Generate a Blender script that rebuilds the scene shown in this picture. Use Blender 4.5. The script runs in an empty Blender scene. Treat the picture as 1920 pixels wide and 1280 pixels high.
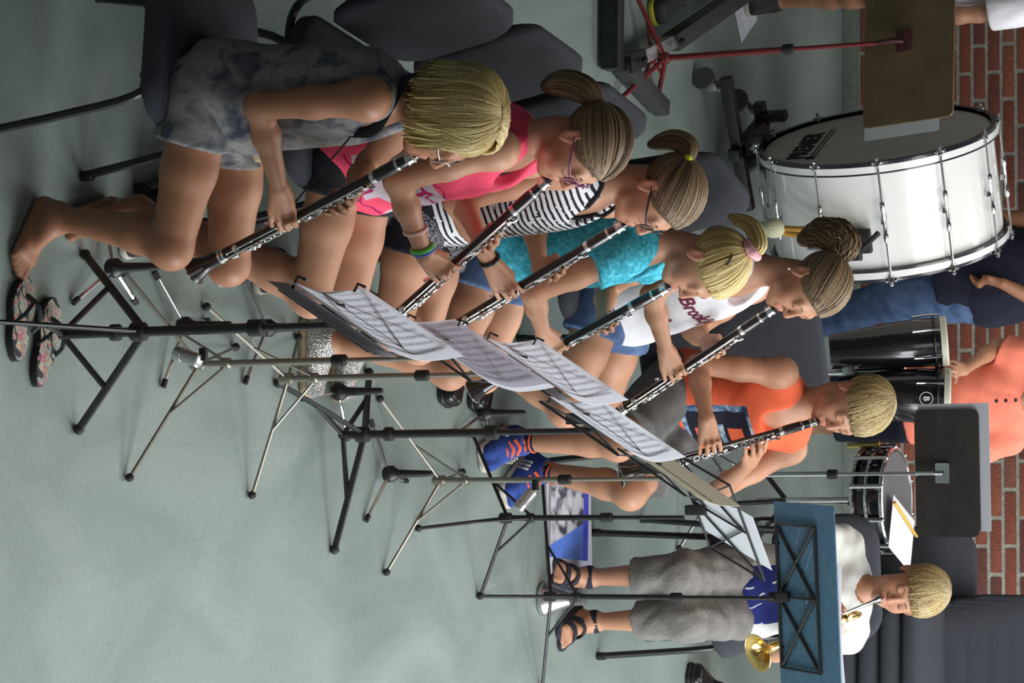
import bpy, bmesh, math, random
import numpy as np
from mathutils import Vector, Matrix
from mathutils.bvhtree import BVHTree
random.seed(7); RNG = np.random.default_rng(7)
SC = bpy.context.scene
COL = SC.collection

# ------------------------------------------------------------------ camera, light, exposure
PITCH, ROLL, CAM_H = math.radians(24.0), -0.03, 3.883
_d = np.array([0, math.cos(PITCH), -math.sin(PITCH)]); _r = np.array([1., 0, 0]); _u = np.array([0, math.sin(PITCH), math.cos(PITCH)])
_r2 = _r*math.cos(ROLL) + _u*math.sin(ROLL); _u2 = _u*math.cos(ROLL) - _r*math.sin(ROLL)
cam_data = bpy.data.cameras.new('camera'); cam = bpy.data.objects.new('camera', cam_data); COL.objects.link(cam)
cam_data.sensor_width = 36.0; cam_data.lens = 5705.0/1920*36.0; cam_data.clip_end = 100
# the picture was taken with the camera turned on its side: picture right is up
M = Matrix((( _u2[0], -_r2[0], -_d[0], 0), (_u2[1], -_r2[1], -_d[1], 0), (_u2[2], -_r2[2], -_d[2], CAM_H), (0, 0, 0, 1)))
cam.matrix_world = M
SC.camera = cam
SC.view_settings.view_transform = 'Standard'; SC.view_settings.look = 'None'
SC.view_settings.gamma = 1.0; SC.view_settings.use_curve_mapping = False
SC.view_settings.exposure = 0.0
world = bpy.data.worlds.new('World'); SC.world = world; world.use_nodes = True
wb = world.node_tree.nodes['Background']; wb.inputs[0].default_value = (0.80, 0.90, 1.0, 1); wb.inputs[1].default_value = 0.055

def area(name, loc, target, sx, sy, power, col):
    l = bpy.data.lights.new(name, 'AREA'); l.shape = 'RECTANGLE'; l.size = sx; l.size_y = sy; l.energy = power; l.color = col
    o = bpy.data.objects.new(name, l); COL.objects.link(o); o.location = loc
    o.rotation_euler = (Vector(target) - Vector(loc)).to_track_quat('-Z', 'Y').to_euler()
    return o
area('window_daylight', (4.6, 7.2, 1.95), (0, 7.8, 0.4), 5.0, 2.1, 368, (0.93, 0.97, 1.0))
area('ceiling_light', (1.5, 8.4, 4.2), (1.0, 8.6, 0), 2.4, 2.4, 115, (1.0, 0.97, 0.90))
area('rear_window_daylight', (1.6, 11.6, 3.4), (0.2, 8.2, 0.4), 3.2, 1.4, 95, (0.95, 0.98, 1.0))
area('hall_window_daylight', (2.6, 1.0, 4.2), (0.6, 8.5, 0.5), 3.0, 2.0, 36, (1.0, 0.97, 0.92))

# ------------------------------------------------------------------ materials
MATS = {}
def mat(name, col, rough=0.5, metal=0.0, noise=0.0, nscale=40.0, bump=0.0, bscale=120.0, sss=0.0, spec=0.5, attr=None, attr_col=None, coat=0.0, col2=None, sheen=0.0, detail=3.0):
    """principled material with a little procedural colour variation and fine relief"""
    if name in MATS: return MATS[name]
    m = bpy.data.materials.new(name); m.use_nodes = True; nt = m.node_tree; N = nt.nodes; L = nt.links
    b = N['Principled BSDF']; MATS[name] = m
    b.inputs['Base Color'].default_value = (*col, 1); b.inputs['Roughness'].default_value = rough; b.inputs['Metallic'].default_value = metal
    b.inputs['Specular IOR Level'].default_value = spec; b.inputs['Coat Weight'].default_value = coat
    if sheen: b.inputs['Sheen Weight'].default_value = sheen
    if sss:
        b.inputs['Subsurface Weight'].default_value = sss; b.inputs['Subsurface Radius'].default_value = (1.0, 0.35, 0.2); b.inputs['Subsurface Scale'].default_value = 0.006
    tc = N.new('ShaderNodeTexCoord')
    last = None
    if noise or col2:
        nz = N.new('ShaderNodeTexNoise'); nz.inputs['Scale'].default_value = nscale; nz.inputs['Detail'].default_value = detail
        L.new(tc.outputs['Object'], nz.inputs['Vector'])
        r = N.new('ShaderNodeValToRGB'); r.color_ramp.elements[0].position = 0.3; r.color_ramp.elements[1].position = 0.7
        c2 = col2 if col2 else tuple(min(1, c*(1+noise)) for c in col); c1 = col if col2 else tuple(c*(1-noise) for c in col)
        r.color_ramp.elements[0].color = (*c1, 1); r.color_ramp.elements[1].color = (*c2, 1)
        L.new(nz.outputs['Fac'], r.inputs['Fac']); last = r.outputs['Color']
    if attr:
        a = N.new('ShaderNodeAttribute'); a.attribute_name = attr
        mx = N.new('ShaderNodeMix'); mx.data_type = 'RGBA'
        L.new(a.outputs['Fac'], mx.inputs['Factor'])
        if last is not None: L.new(last, mx.inputs['A'])
        else: mx.inputs['A'].default_value = (*col, 1)
        mx.inputs['B'].default_value = (*attr_col, 1); last = mx.outputs['Result']
    if last is not None: L.new(last, b.inputs['Base Color'])
    if bump:
        n2 = N.new('ShaderNodeTexNoise'); n2.inputs['Scale'].default_value = bscale; n2.inputs['Detail'].default_value = 2
        L.new(tc.outputs['Object'], n2.inputs['Vector'])
        bp = N.new('ShaderNodeBump'); bp.inputs['Strength'].default_value = bump; bp.inputs['Distance'].default_value = 0.01
        L.new(n2.outputs['Fac'], bp.inputs['Height']); L.new(bp.outputs['Normal'], b.inputs['Normal'])
    return m

# ------------------------------------------------------------------ object helpers
def tag(o, label=None, cat=None, group=None, kind=None):
    if label: o['label'] = label
    if cat: o['category'] = cat
    if group: o['group'] = group
    if kind: o['kind'] = kind
    return o
def empty(name, loc=(0, 0, 0), rz=0.0):
    o = bpy.data.objects.new(name, None); COL.objects.link(o); o.location = loc; o.rotation_euler = (0, 0, rz); o.empty_display_size = 0.1
    return o
def link(name, me, m=None, parent=None, loc=None, rot=None):
    o = bpy.data.objects.new(name, me); COL.objects.link(o)
    if m is not None and not me.materials: me.materials.append(m)
    if parent is not None: o.parent = parent
    if loc is not None: o.location = loc
    if rot is not None: o.rotation_euler = rot
    return o
def mesh_np(name, V, Fc, smooth=True, attrs=None):
    me = bpy.data.meshes.new(name); V = np.asarray(V, np.float32)
    if isinstance(Fc, np.ndarray):
        n, k = Fc.shape
        me.vertices.add(len(V)); me.vertices.foreach_set('co', V.ravel())
        me.loops.add(n*k); me.loops.foreach_set('vertex_index', Fc.astype(np.int32).ravel())
        me.polygons.add(n); me.polygons.foreach_set('loop_start', np.arange(0, n*k, k, dtype=np.int32)); me.polygons.foreach_set('loop_total', np.full(n, k, np.int32))
        me.update(calc_edges=True); me.validate()
    else:
        me.from_pydata([tuple(v) for v in V], [], [tuple(f) for f in Fc]); me.update()
    if smooth: me.polygons.foreach_set('use_smooth', np.ones(len(me.polygons), bool))
    for k, (typ, arr) in (attrs or {}).items():
        a = me.attributes.new(k, typ, 'POINT')
        a.data.foreach_set('vector' if typ == 'FLOAT_VECTOR' else 'value', np.asarray(arr, np.float32).ravel())
    return me
def nrm(v):
    v = np.asarray(v, float); return v/(np.linalg.norm(v)+1e-12)
class MB:
    """collects simple shapes into one mesh"""
    def __init__(s): s.v = []; s.f = []
    def add(s, V, Fc):
        o = len(s.v); s.v += [tuple(map(float, p)) for p in V]; s.f += [tuple(i+o for i in f) for f in Fc]; return s
    def box(s, c, size, R=None, bev=0.0):
        sx, sy, sz = [a/2 for a in size]
        if bev <= 0:
            P = [(x, y, z) for x in (-sx, sx) for y in (-sy, sy) for z in (-sz, sz)]
            Fc = [(0, 1, 3, 2), (4, 6, 7, 5), (0, 4, 5, 1), (2, 3, 7, 6), (0, 2, 6, 4), (1, 5, 7, 3)]
        else:
            b = min(bev, sx*.99, sy*.99, sz*.99); bm = bmesh.new(); bmesh.ops.create_cube(bm, size=1.0)
            for v in bm.verts: v.co = Vector((v.co.x*2*sx, v.co.y*2*sy, v.co.z*2*sz))
            bmesh.ops.bevel(bm, geom=list(bm.edges), offset=b, segments=2, affect='EDGES', profile=0.6)
            bm.verts.ensure_lookup_table(); P = [tuple(v.co) for v in bm.verts]; Fc = [tuple(v.index for v in f.verts) for f in bm.faces]; bm.free()
        if R is not None: P = [tuple(np.asarray(R) @ np.asarray(p)) for p in P]
        return s.add([(p[0]+c[0], p[1]+c[1], p[2]+c[2]) for p in P], Fc)
    def tube(s, pts, r, n=8, caps=True, flat=1.0, up=None):
        pts = [np.asarray(p, float) for p in pts]; m = len(pts); rs = r if hasattr(r, '__len__') else [r]*m
        V = []; prev = None
        for i, p in enumerate(pts):
            t = nrm(pts[min(i+1, m-1)] - pts[max(i-1, 0)])
            if prev is None:
                a = np.asarray(up, float) if up is not None else (np.array([0, 0, 1.]) if abs(t[2]) < .9 else np.array([1., 0, 0]))
            else: a = prev
            e1 = nrm(a - t*(a @ t)); e2 = np.cross(t, e1); prev = e1
            for k in range(n):
                w = 2*math.pi*k/n; V.append(p + rs[i]*(math.cos(w)*e1 + flat*math.sin(w)*e2))
        Fc = [(i*n+k, i*n+(k+1) % n, (i+1)*n+(k+1) % n, (i+1)*n+k) for i in range(m-1) for k in range(n)]
        if caps: Fc += [tuple(range(n-1, -1, -1)), tuple((m-1)*n+k for k in range(n))]
        return s.add(V, Fc)
    def lathe(s, prof, n=24, A=(0, 0, 0), ax=(0, 0, 1), caps=True):
        ax = nrm(ax); a = np.array([1., 0, 0]) if abs(ax[0]) < .9 else np.array([0, 1., 0]); e1 = nrm(a - ax*(a @ ax)); e2 = np.cross(ax, e1); A = np.asarray(A, float)
        V = [A + ax*h + r*(math.cos(2*math.pi*k/n)*e1 + math.sin(2*math.pi*k/n)*e2) for (r, h) in prof for k in range(n)]; m = len(prof)
        Fc = [(i*n+k, i*n+(k+1) % n, (i+1)*n+(k+1) % n, (i+1)*n+k) for i in range(m-1) for k in range(n)]
        if caps: Fc += [tuple(range(n-1, -1, -1)), tuple((m-1)*n+k for k in range(n))]
        return s.add(V, Fc)
    def ball(s, c, r, n=10, sc=(1, 1, 1)):
        m = max(4, n//2); prof = [(math.sin(math.pi*i/m), -math.cos(math.pi*i/m)) for i in range(m+1)]
        V = [(c[0]+r*sc[0]*max(q, 1e-3)*math.cos(2*math.pi*k/n), c[1]+r*sc[1]*max(q, 1e-3)*math.sin(2*math.pi*k/n), c[2]+r*sc[2]*h) for q, h in prof for k in range(n)]
        Fc = [(i*n+k, i*n+(k+1) % n, (i+1)*n+(k+1) % n, (i+1)*n+k) for i in range(m) for k in range(n)]
        return s.add(V, Fc)
    def torus(s, c, ax, R, r, n=24, m=8, flat=1.0):
        ax = nrm(ax); a = np.array([1., 0, 0]) if abs(ax[0]) < .9 else np.array([0, 1., 0]); e1 = nrm(a - ax*(a @ ax)); e2 = np.cross(ax, e1)
        V = []
        for i in range(n):
            w = 2*math.pi*i/n; q = math.cos(w)*e1 + math.sin(w)*e2
            for k in range(m):
                x = 2*math.pi*k/m; V.append(np.asarray(c) + q*(R + r*math.cos(x)) + ax*r*flat*math.sin(x))
        return s.add(V, [(i*m+k, ((i+1) % n)*m+k, ((i+1) % n)*m+(k+1) % m, i*m+(k+1) % m) for i in range(n) for k in range(m)])
    def me(s, name, smooth=True, angle=35):
        me = bpy.data.meshes.new(name); me.from_pydata(s.v, [], s.f); me.update()
        if smooth:
            me.polygons.foreach_set('use_smooth', np.ones(len(me.polygons), bool))
            me.set_sharp_from_angle(angle=math.radians(angle))
        return me
    def obj(s, name, m, parent=None, smooth=True, angle=35, loc=None, rot=None):
        return link(name, s.me(name, smooth, angle), m, parent, loc, rot)
def bezier(P, n=12):
    """Catmull-Rom through P"""
    P = [np.asarray(p, float) for p in P]; Q = [2*P[0]-P[1]] + P + [2*P[-1]-P[-2]]; out = []
    for i in range(1, len(Q)-2):
        for k in range(n):
            t = k/n; a, b, c, d = Q[i-1], Q[i], Q[i+1], Q[i+2]
            out.append(0.5*((2*b) + (-a+c)*t + (2*a-5*b+4*c-d)*t*t + (-a+3*b-3*c+d)*t**3))
    out.append(P[-1]); return out
def copy_tree(o, parent=None):
    c = o.copy(); COL.objects.link(c)
    if parent is not None: c.parent = parent
    for ch in list(o.children): copy_tree(ch, c)
    return c
def frame(ax, up):
    """rotation matrix whose z is ax and whose y is as near up as can be"""
    z = nrm(ax); y = nrm(np.asarray(up, float) - z*(np.asarray(up, float) @ z)); x = np.cross(y, z)
    return Matrix(((x[0], y[0], z[0]), (x[1], y[1], z[1]), (x[2], y[2], z[2])))
def rounded(w, h, r, n=5):
    """outline of a rounded rectangle centred on 0"""
    P = []
    for cx, cy, a0 in ((w/2-r, h/2-r, 0), (-w/2+r, h/2-r, 90), (-w/2+r, -h/2+r, 180), (w/2-r, -h/2+r, 270)):
        for k in range(n+1):
            a = math.radians(a0 + 90*k/n); P.append((cx + r*math.cos(a), cy + r*math.sin(a)))
    return P
def slab(P2, t, fn=None):
    """outline P2 extruded by t along z; fn maps (x,y,z) into place"""
    n = len(P2); V = [(x, y, -t/2) for x, y in P2] + [(x, y, t/2) for x, y in P2]
    Fc = [tuple(range(n-1, -1, -1)), tuple(range(n, 2*n))] + [(i, (i+1) % n, n+(i+1) % n, n+i) for i in range(n)]
    return [fn(v) for v in V] if fn else V, Fc
def text_obj(name, body, size, m, parent, M4, extrude=0.0004, sx=1.0, shear=0.0, offset=0.0):
    cu = bpy.data.curves.new(name, 'FONT'); cu.body = body; cu.size = size; cu.extrude = extrude; cu.align_x = 'CENTER'; cu.align_y = 'CENTER'; cu.shear = shear; cu.offset = offset; cu.resolution_u = 3
    t = bpy.data.objects.new(name, cu); COL.objects.link(t)
    dg = bpy.context.evaluated_depsgraph_get(); me = bpy.data.meshes.new_from_object(t.evaluated_get(dg))
    bpy.data.objects.remove(t); bpy.data.curves.remove(cu)
    for v in me.vertices: v.co.x *= sx
    me.transform(M4); me.materials.clear(); me.name = name
    return link(name, me, m, parent)
# ------------------------------------------------------------------ smooth solid modelling (signed distance field -> mesh)
class Field:
    def __init__(s, h=0.0045): s.h = h; s.ops = []
    def cap(s, a, b, ra, rb, k=0.02, flat=False): s.ops.append(('+', 'cap', (np.asarray(a, float), np.asarray(b, float), ra, rb, flat), k)); return s
    def ell(s, c, R, rad, k=0.02): s.ops.append(('+', 'ell', (np.asarray(c, float), np.asarray(R, float), np.asarray(rad, float)), k)); return s
    def sph(s, c, r, k=0.02): return s.ell(c, np.eye(3), (r, r, r), k)
    def sub_cap(s, a, b, ra, rb, k=0.006): s.ops.append(('-', 'cap', (np.asarray(a, float), np.asarray(b, float), ra, rb, False), k)); return s
    def sub_ell(s, c, R, rad, k=0.006): s.ops.append(('-', 'ell', (np.asarray(c, float), np.asarray(R, float), np.asarray(rad, float)), k)); return s
    def cut(s, p, n, k=0.004): s.ops.append(('c', 'pl', (np.asarray(p, float), nrm(n)), k)); return s      # removes the side n points to
    @staticmethod
    def bounds(t, a):
        if t == 'cap': r = max(a[2], a[3]); return np.minimum(a[0], a[1])-r, np.maximum(a[0], a[1])+r
        e = np.abs(a[1].T) @ a[2]; return a[0]-e, a[0]+e
    @staticmethod
    def dist(t, a, X):
        if t == 'cap':
            A, B, ra, rb, flat = a; ab = B-A; L2 = float(ab @ ab)+1e-12; P = [X[i]-A[i] for i in range(3)]
            tt = (P[0]*ab[0]+P[1]*ab[1]+P[2]*ab[2])/L2; tc = np.clip(tt, 0, 1)
            d = np.sqrt((P[0]-tc*ab[0])**2+(P[1]-tc*ab[1])**2+(P[2]-tc*ab[2])**2) - (ra+(rb-ra)*tc)
            if flat: d = np.maximum(d, (tt-1)*math.sqrt(L2))
            return d
        c, R, rad = a; P = [X[i]-c[i] for i in range(3)]
        q = [(P[0]*R[i][0]+P[1]*R[i][1]+P[2]*R[i][2]) for i in range(3)]
        k0 = np.sqrt(sum((q[i]/rad[i])**2 for i in range(3))); k1 = np.sqrt(sum((q[i]/rad[i]**2)**2 for i in range(3)))+1e-9
        return k0*(k0-1)/k1
    def build(s, smooth=0):
        lo = np.full(3, 1e9); hi = np.full(3, -1e9)
        for op, t, a, k in s.ops:
            if op == '+': l, u_ = s.bounds(t, a); lo = np.minimum(lo, l); hi = np.maximum(hi, u_)
        h = s.h; lo = lo-0.035; hi = hi+0.035; dim = np.ceil((hi-lo)/h).astype(int)+1
        G = np.full(dim, 0.5, np.float32); ax = [(lo[i]+h*np.arange(dim[i])).astype(np.float32) for i in range(3)]
        for op, t, a, k in s.ops:
            if t == 'pl':
                p, n = a; d = (ax[0]-p[0])[:, None, None]*n[0]+(ax[1]-p[1])[None, :, None]*n[1]+(ax[2]-p[2])[None, None, :]*n[2]
                np.maximum(G, d.astype(np.float32), out=G); continue
            l, u_ = s.bounds(t, a); pad = k+3*h
            i0 = np.clip(np.floor((l-pad-lo)/h).astype(int), 0, dim-1); i1 = np.clip(np.ceil((u_+pad-lo)/h).astype(int)+1, 1, dim)
            sl = tuple(slice(i0[i], i1[i]) for i in range(3))
            X = (ax[0][sl[0]][:, None, None], ax[1][sl[1]][None, :, None], ax[2][sl[2]][None, None, :])
            d = s.dist(t, a, X).astype(np.float32); g = G[sl]
            if op == '-': d = -d; hh = np.maximum(k-np.abs(d-g), 0)/k; G[sl] = np.maximum(d, g)+hh*hh*k*.25
            else: hh = np.maximum(k-np.abs(d-g), 0)/k; G[sl] = np.minimum(d, g)-hh*hh*k*.25
        return s.nets(G, lo, h, smooth)
    @staticmethod
    def nets(G, lo, h, smooth):
        ins = G < 0; c = ins[:-1].astype(np.int8)+ins[1:]; c = c[:, :-1]+c[:, 1:]; c = c[:, :, :-1]+c[:, :, 1:]
        I = np.argwhere((c > 0) & (c < 8)); n = len(I); vid = np.full(c.shape, -1, np.int32); vid[I[:, 0], I[:, 1], I[:, 2]] = np.arange(n)
        off = np.array([(x, y, z) for x in (0, 1) for y in (0, 1) for z in (0, 1)]); val = np.stack([G[I[:, 0]+o[0], I[:, 1]+o[1], I[:, 2]+o[2]] for o in off], 1)
        acc = np.zeros((n, 3)); cnt = np.zeros(n)
        for i in range(8):
            for b in (1, 2, 4):
                j = i | b
                if j == i: continue
                a0, b0 = val[:, i], val[:, j]; m = (a0 < 0) != (b0 < 0); t = np.where(m, a0/(a0-b0+1e-12), 0)
                acc += m[:, None]*(off[i]+t[:, None]*(off[j]-off[i])); cnt += m
        V = lo+h*(I+acc/np.maximum(cnt, 1)[:, None]); Q = []
        for axn in range(3):
            sl0 = [slice(None)]*3; sl1 = [slice(None)]*3; sl0[axn] = slice(None, -1); sl1[axn] = slice(1, None)
            a = ins[tuple(sl0)]; b = ins[tuple(sl1)]; E = np.argwhere(a != b); fl = a[E[:, 0], E[:, 1], E[:, 2]]
            o1, o2 = [(1, 2), (2, 0), (0, 1)][axn]
            ok = (E[:, o1] > 0) & (E[:, o2] > 0) & (E[:, o1] < vid.shape[o1]) & (E[:, o2] < vid.shape[o2]); E = E[ok]; fl = fl[ok]
            def g(d1, d2):
                K = E.copy(); K[:, o1] -= d1; K[:, o2] -= d2; return vid[K[:, 0], K[:, 1], K[:, 2]]
            q = np.stack([g(1, 1), g(0, 1), g(0, 0), g(1, 0)], 1); q[~fl] = q[~fl][:, ::-1]; Q.append(q)
        Q = np.concatenate(Q); Q = Q[(Q >= 0).all(1)]
        for _ in range(smooth):
            S_ = np.zeros_like(V); w = np.zeros(len(V))
            for e in range(4):
                i, j = Q[:, e], Q[:, (e+1) % 4]
                for k in range(3): S_[:, k] += np.bincount(i, V[j, k], len(V))+np.bincount(j, V[i, k], len(V))
                w += np.bincount(i, minlength=len(V))+np.bincount(j, minlength=len(V))
            V = V*.5+.5*S_/np.maximum(w, 1)[:, None]
        return V, Q
# ------------------------------------------------------------------ the hall: floor, brick wall, skirting
def floor_mat():
    m = bpy.data.materials.new('marbled linoleum'); m.use_nodes = True; nt = m.node_tree; N = nt.nodes; L = nt.links; b = N['Principled BSDF']
    tc = N.new('ShaderNodeTexCoord')
    def noise(sc, det, dist=0, stretch=(1, 1, 1)):
        mp = N.new('ShaderNodeMapping'); mp.inputs['Scale'].default_value = stretch; L.new(tc.outputs['Object'], mp.inputs['Vector'])
        n = N.new('ShaderNodeTexNoise'); n.inputs['Scale'].default_value = sc; n.inputs['Detail'].default_value = det; n.inputs['Distortion'].default_value = dist; L.new(mp.outputs['Vector'], n.inputs['Vector']); return n.outputs['Fac']
    r = N.new('ShaderNodeValToRGB'); e = r.color_ramp.elements; e[0].position = .30; e[0].color = (.185, .232, .212, 1); e[1].position = .72; e[1].color = (.275, .325, .305, 1); L.new(noise(3.0, 6, 1.2, (1, .55, 1)), r.inputs['Fac'])
    r2 = N.new('ShaderNodeValToRGB'); e = r2.color_ramp.elements; e[0].position = .25; e[0].color = (.88, .88, .88, 1); e[1].position = .75; e[1].color = (1.08, 1.08, 1.08, 1); L.new(noise(85, 5, .5), r2.inputs['Fac'])
    mx = N.new('ShaderNodeMix'); mx.data_type = 'RGBA'; mx.blend_type = 'MULTIPLY'; mx.inputs['Factor'].default_value = 1; L.new(r.outputs['Color'], mx.inputs['A']); L.new(r2.outputs['Color'], mx.inputs['B'])
    # scuffs: thin dark streaks
    r3 = N.new('ShaderNodeValToRGB'); e = r3.color_ramp.elements; e[0].position = .68; e[0].color = (0, 0, 0, 1); e[1].position = .76; e[1].color = (.28, .28, .28, 1); L.new(noise(5, 3, 2.5, (3.0, .8, 1)), r3.inputs['Fac'])
    m2 = N.new('ShaderNodeMix'); m2.data_type = 'RGBA'; L.new(r3.outputs['Color'], m2.inputs['Factor']); L.new(mx.outputs['Result'], m2.inputs['A']); m2.inputs['B'].default_value = (.12, .13, .11, 1)
    L.new(m2.outputs['Result'], b.inputs['Base Color']); b.inputs['Roughness'].default_value = .46; b.inputs['Specular IOR Level'].default_value = .35
    return m
fl = MB().box((0, 7.0, -.05), (18, 16, .10)); o = fl.obj('floor', floor_mat(), None, smooth=False); tag(o, kind='structure')
# brick wall: line through (-1.16, 12.19) and (1.27, 11.95)
WA = np.array([-1.16, 12.22, 0.]); WD = nrm(np.array([2.43, -.24, 0])); WN = np.array([WD[1], -WD[0], 0])      # WN points into the room
WROT = math.atan2(WD[1], WD[0])
MORTAR = mat('mortar', (.40, .385, .33), .95, noise=.25, nscale=60, bump=.5, bscale=200)
wall = empty('wall_back', tuple(WA), WROT); tag(wall, kind='structure')
MB().box((1.2, .1235, 1.9), (14, .24, 3.8)).obj('mortar_bed', MORTAR, wall, smooth=False)
def brick_mats():
    out = []
    for i, c in enumerate(((.20, .060, .038), (.235, .075, .045), (.165, .050, .036), (.19, .070, .050), (.125, .044, .036))):
        out.append(mat('brick %s' % 'abcde'[i], c, .92, col2=tuple(x*1.45 for x in c), nscale=38, bump=.5, bscale=110))
    return out
BRM = brick_mats(); BL, BH, JB, JH = .212, .0455, .016, .0150; cl, ch = BL+JB, BH+JH; BME = []
for k in range(5):
    mb = MB(); mb.box((0, 0, 0), (BL, .03, BH), bev=.004); me = mb.me('brick', True, 40); me.materials.append(BRM[k]); BME.append(me)
rnd = random.Random(5)
Z0 = .066
for row in range(15):
    for c in range(-2, 14):
        x = (c+.5*(row % 2)+.18)*cl; b = link('brick', BME[rnd.choice((0, 0, 1, 1, 2, 3, 4))], None, wall); b.location = (x-.15, .012+rnd.uniform(-.002, .002), Z0+ch*(row+.5)+.004); b.rotation_euler = (0, rnd.uniform(-.006, .006), 0); b.scale = (rnd.uniform(.985, 1.0), 1, rnd.uniform(.96, 1.02))
up = MB().box((1.2, .005, Z0+ch*15+1.6), (14, .05, 3.0)).obj('upper_wall', mat('painted plaster', (.34, .35, .33), .9, noise=.08), wall, smooth=False)
sill = MB().box((1.2, -.06, Z0+ch*14.95), (14, .20, .05), bev=.008).obj('trim_1', mat('grey painted sill', (.42, .44, .42), .6, noise=.1), None); sill.location = tuple(WA); sill.rotation_euler = (0, 0, WROT); tag(sill, kind='structure')
bb = MB().box((1.2, -.008, .033), (14, .024, .066), bev=.004).obj('baseboard_back', mat('grey green skirting', (.20, .225, .195), .6, noise=.15), None); bb.location = tuple(WA); bb.rotation_euler = (0, 0, WROT); tag(bb, kind='structure')
# ------------------------------------------------------------------ people
def skin_mat(name, col, col2, red): return mat(name, col, rough=0.48, col2=col2, nscale=9, sss=0.12, attr='red', attr_col=red, bump=0.03, bscale=400, spec=0.4)
SKIN_TAN = skin_mat('skin tan', (0.33, 0.150, 0.080), (0.37, 0.170, 0.092), (0.40, 0.10, 0.075))
SKIN_WARM = skin_mat('skin warm', (0.46, 0.232, 0.140), (0.50, 0.258, 0.158), (0.50, 0.14, 0.10))
SKIN_FAIR = skin_mat('skin fair', (0.60, 0.34, 0.225), (0.64, 0.37, 0.25), (0.58, 0.18, 0.13))
DARK_LASH = mat('lash dark', (0.05, 0.03, 0.02), 0.7)

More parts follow.
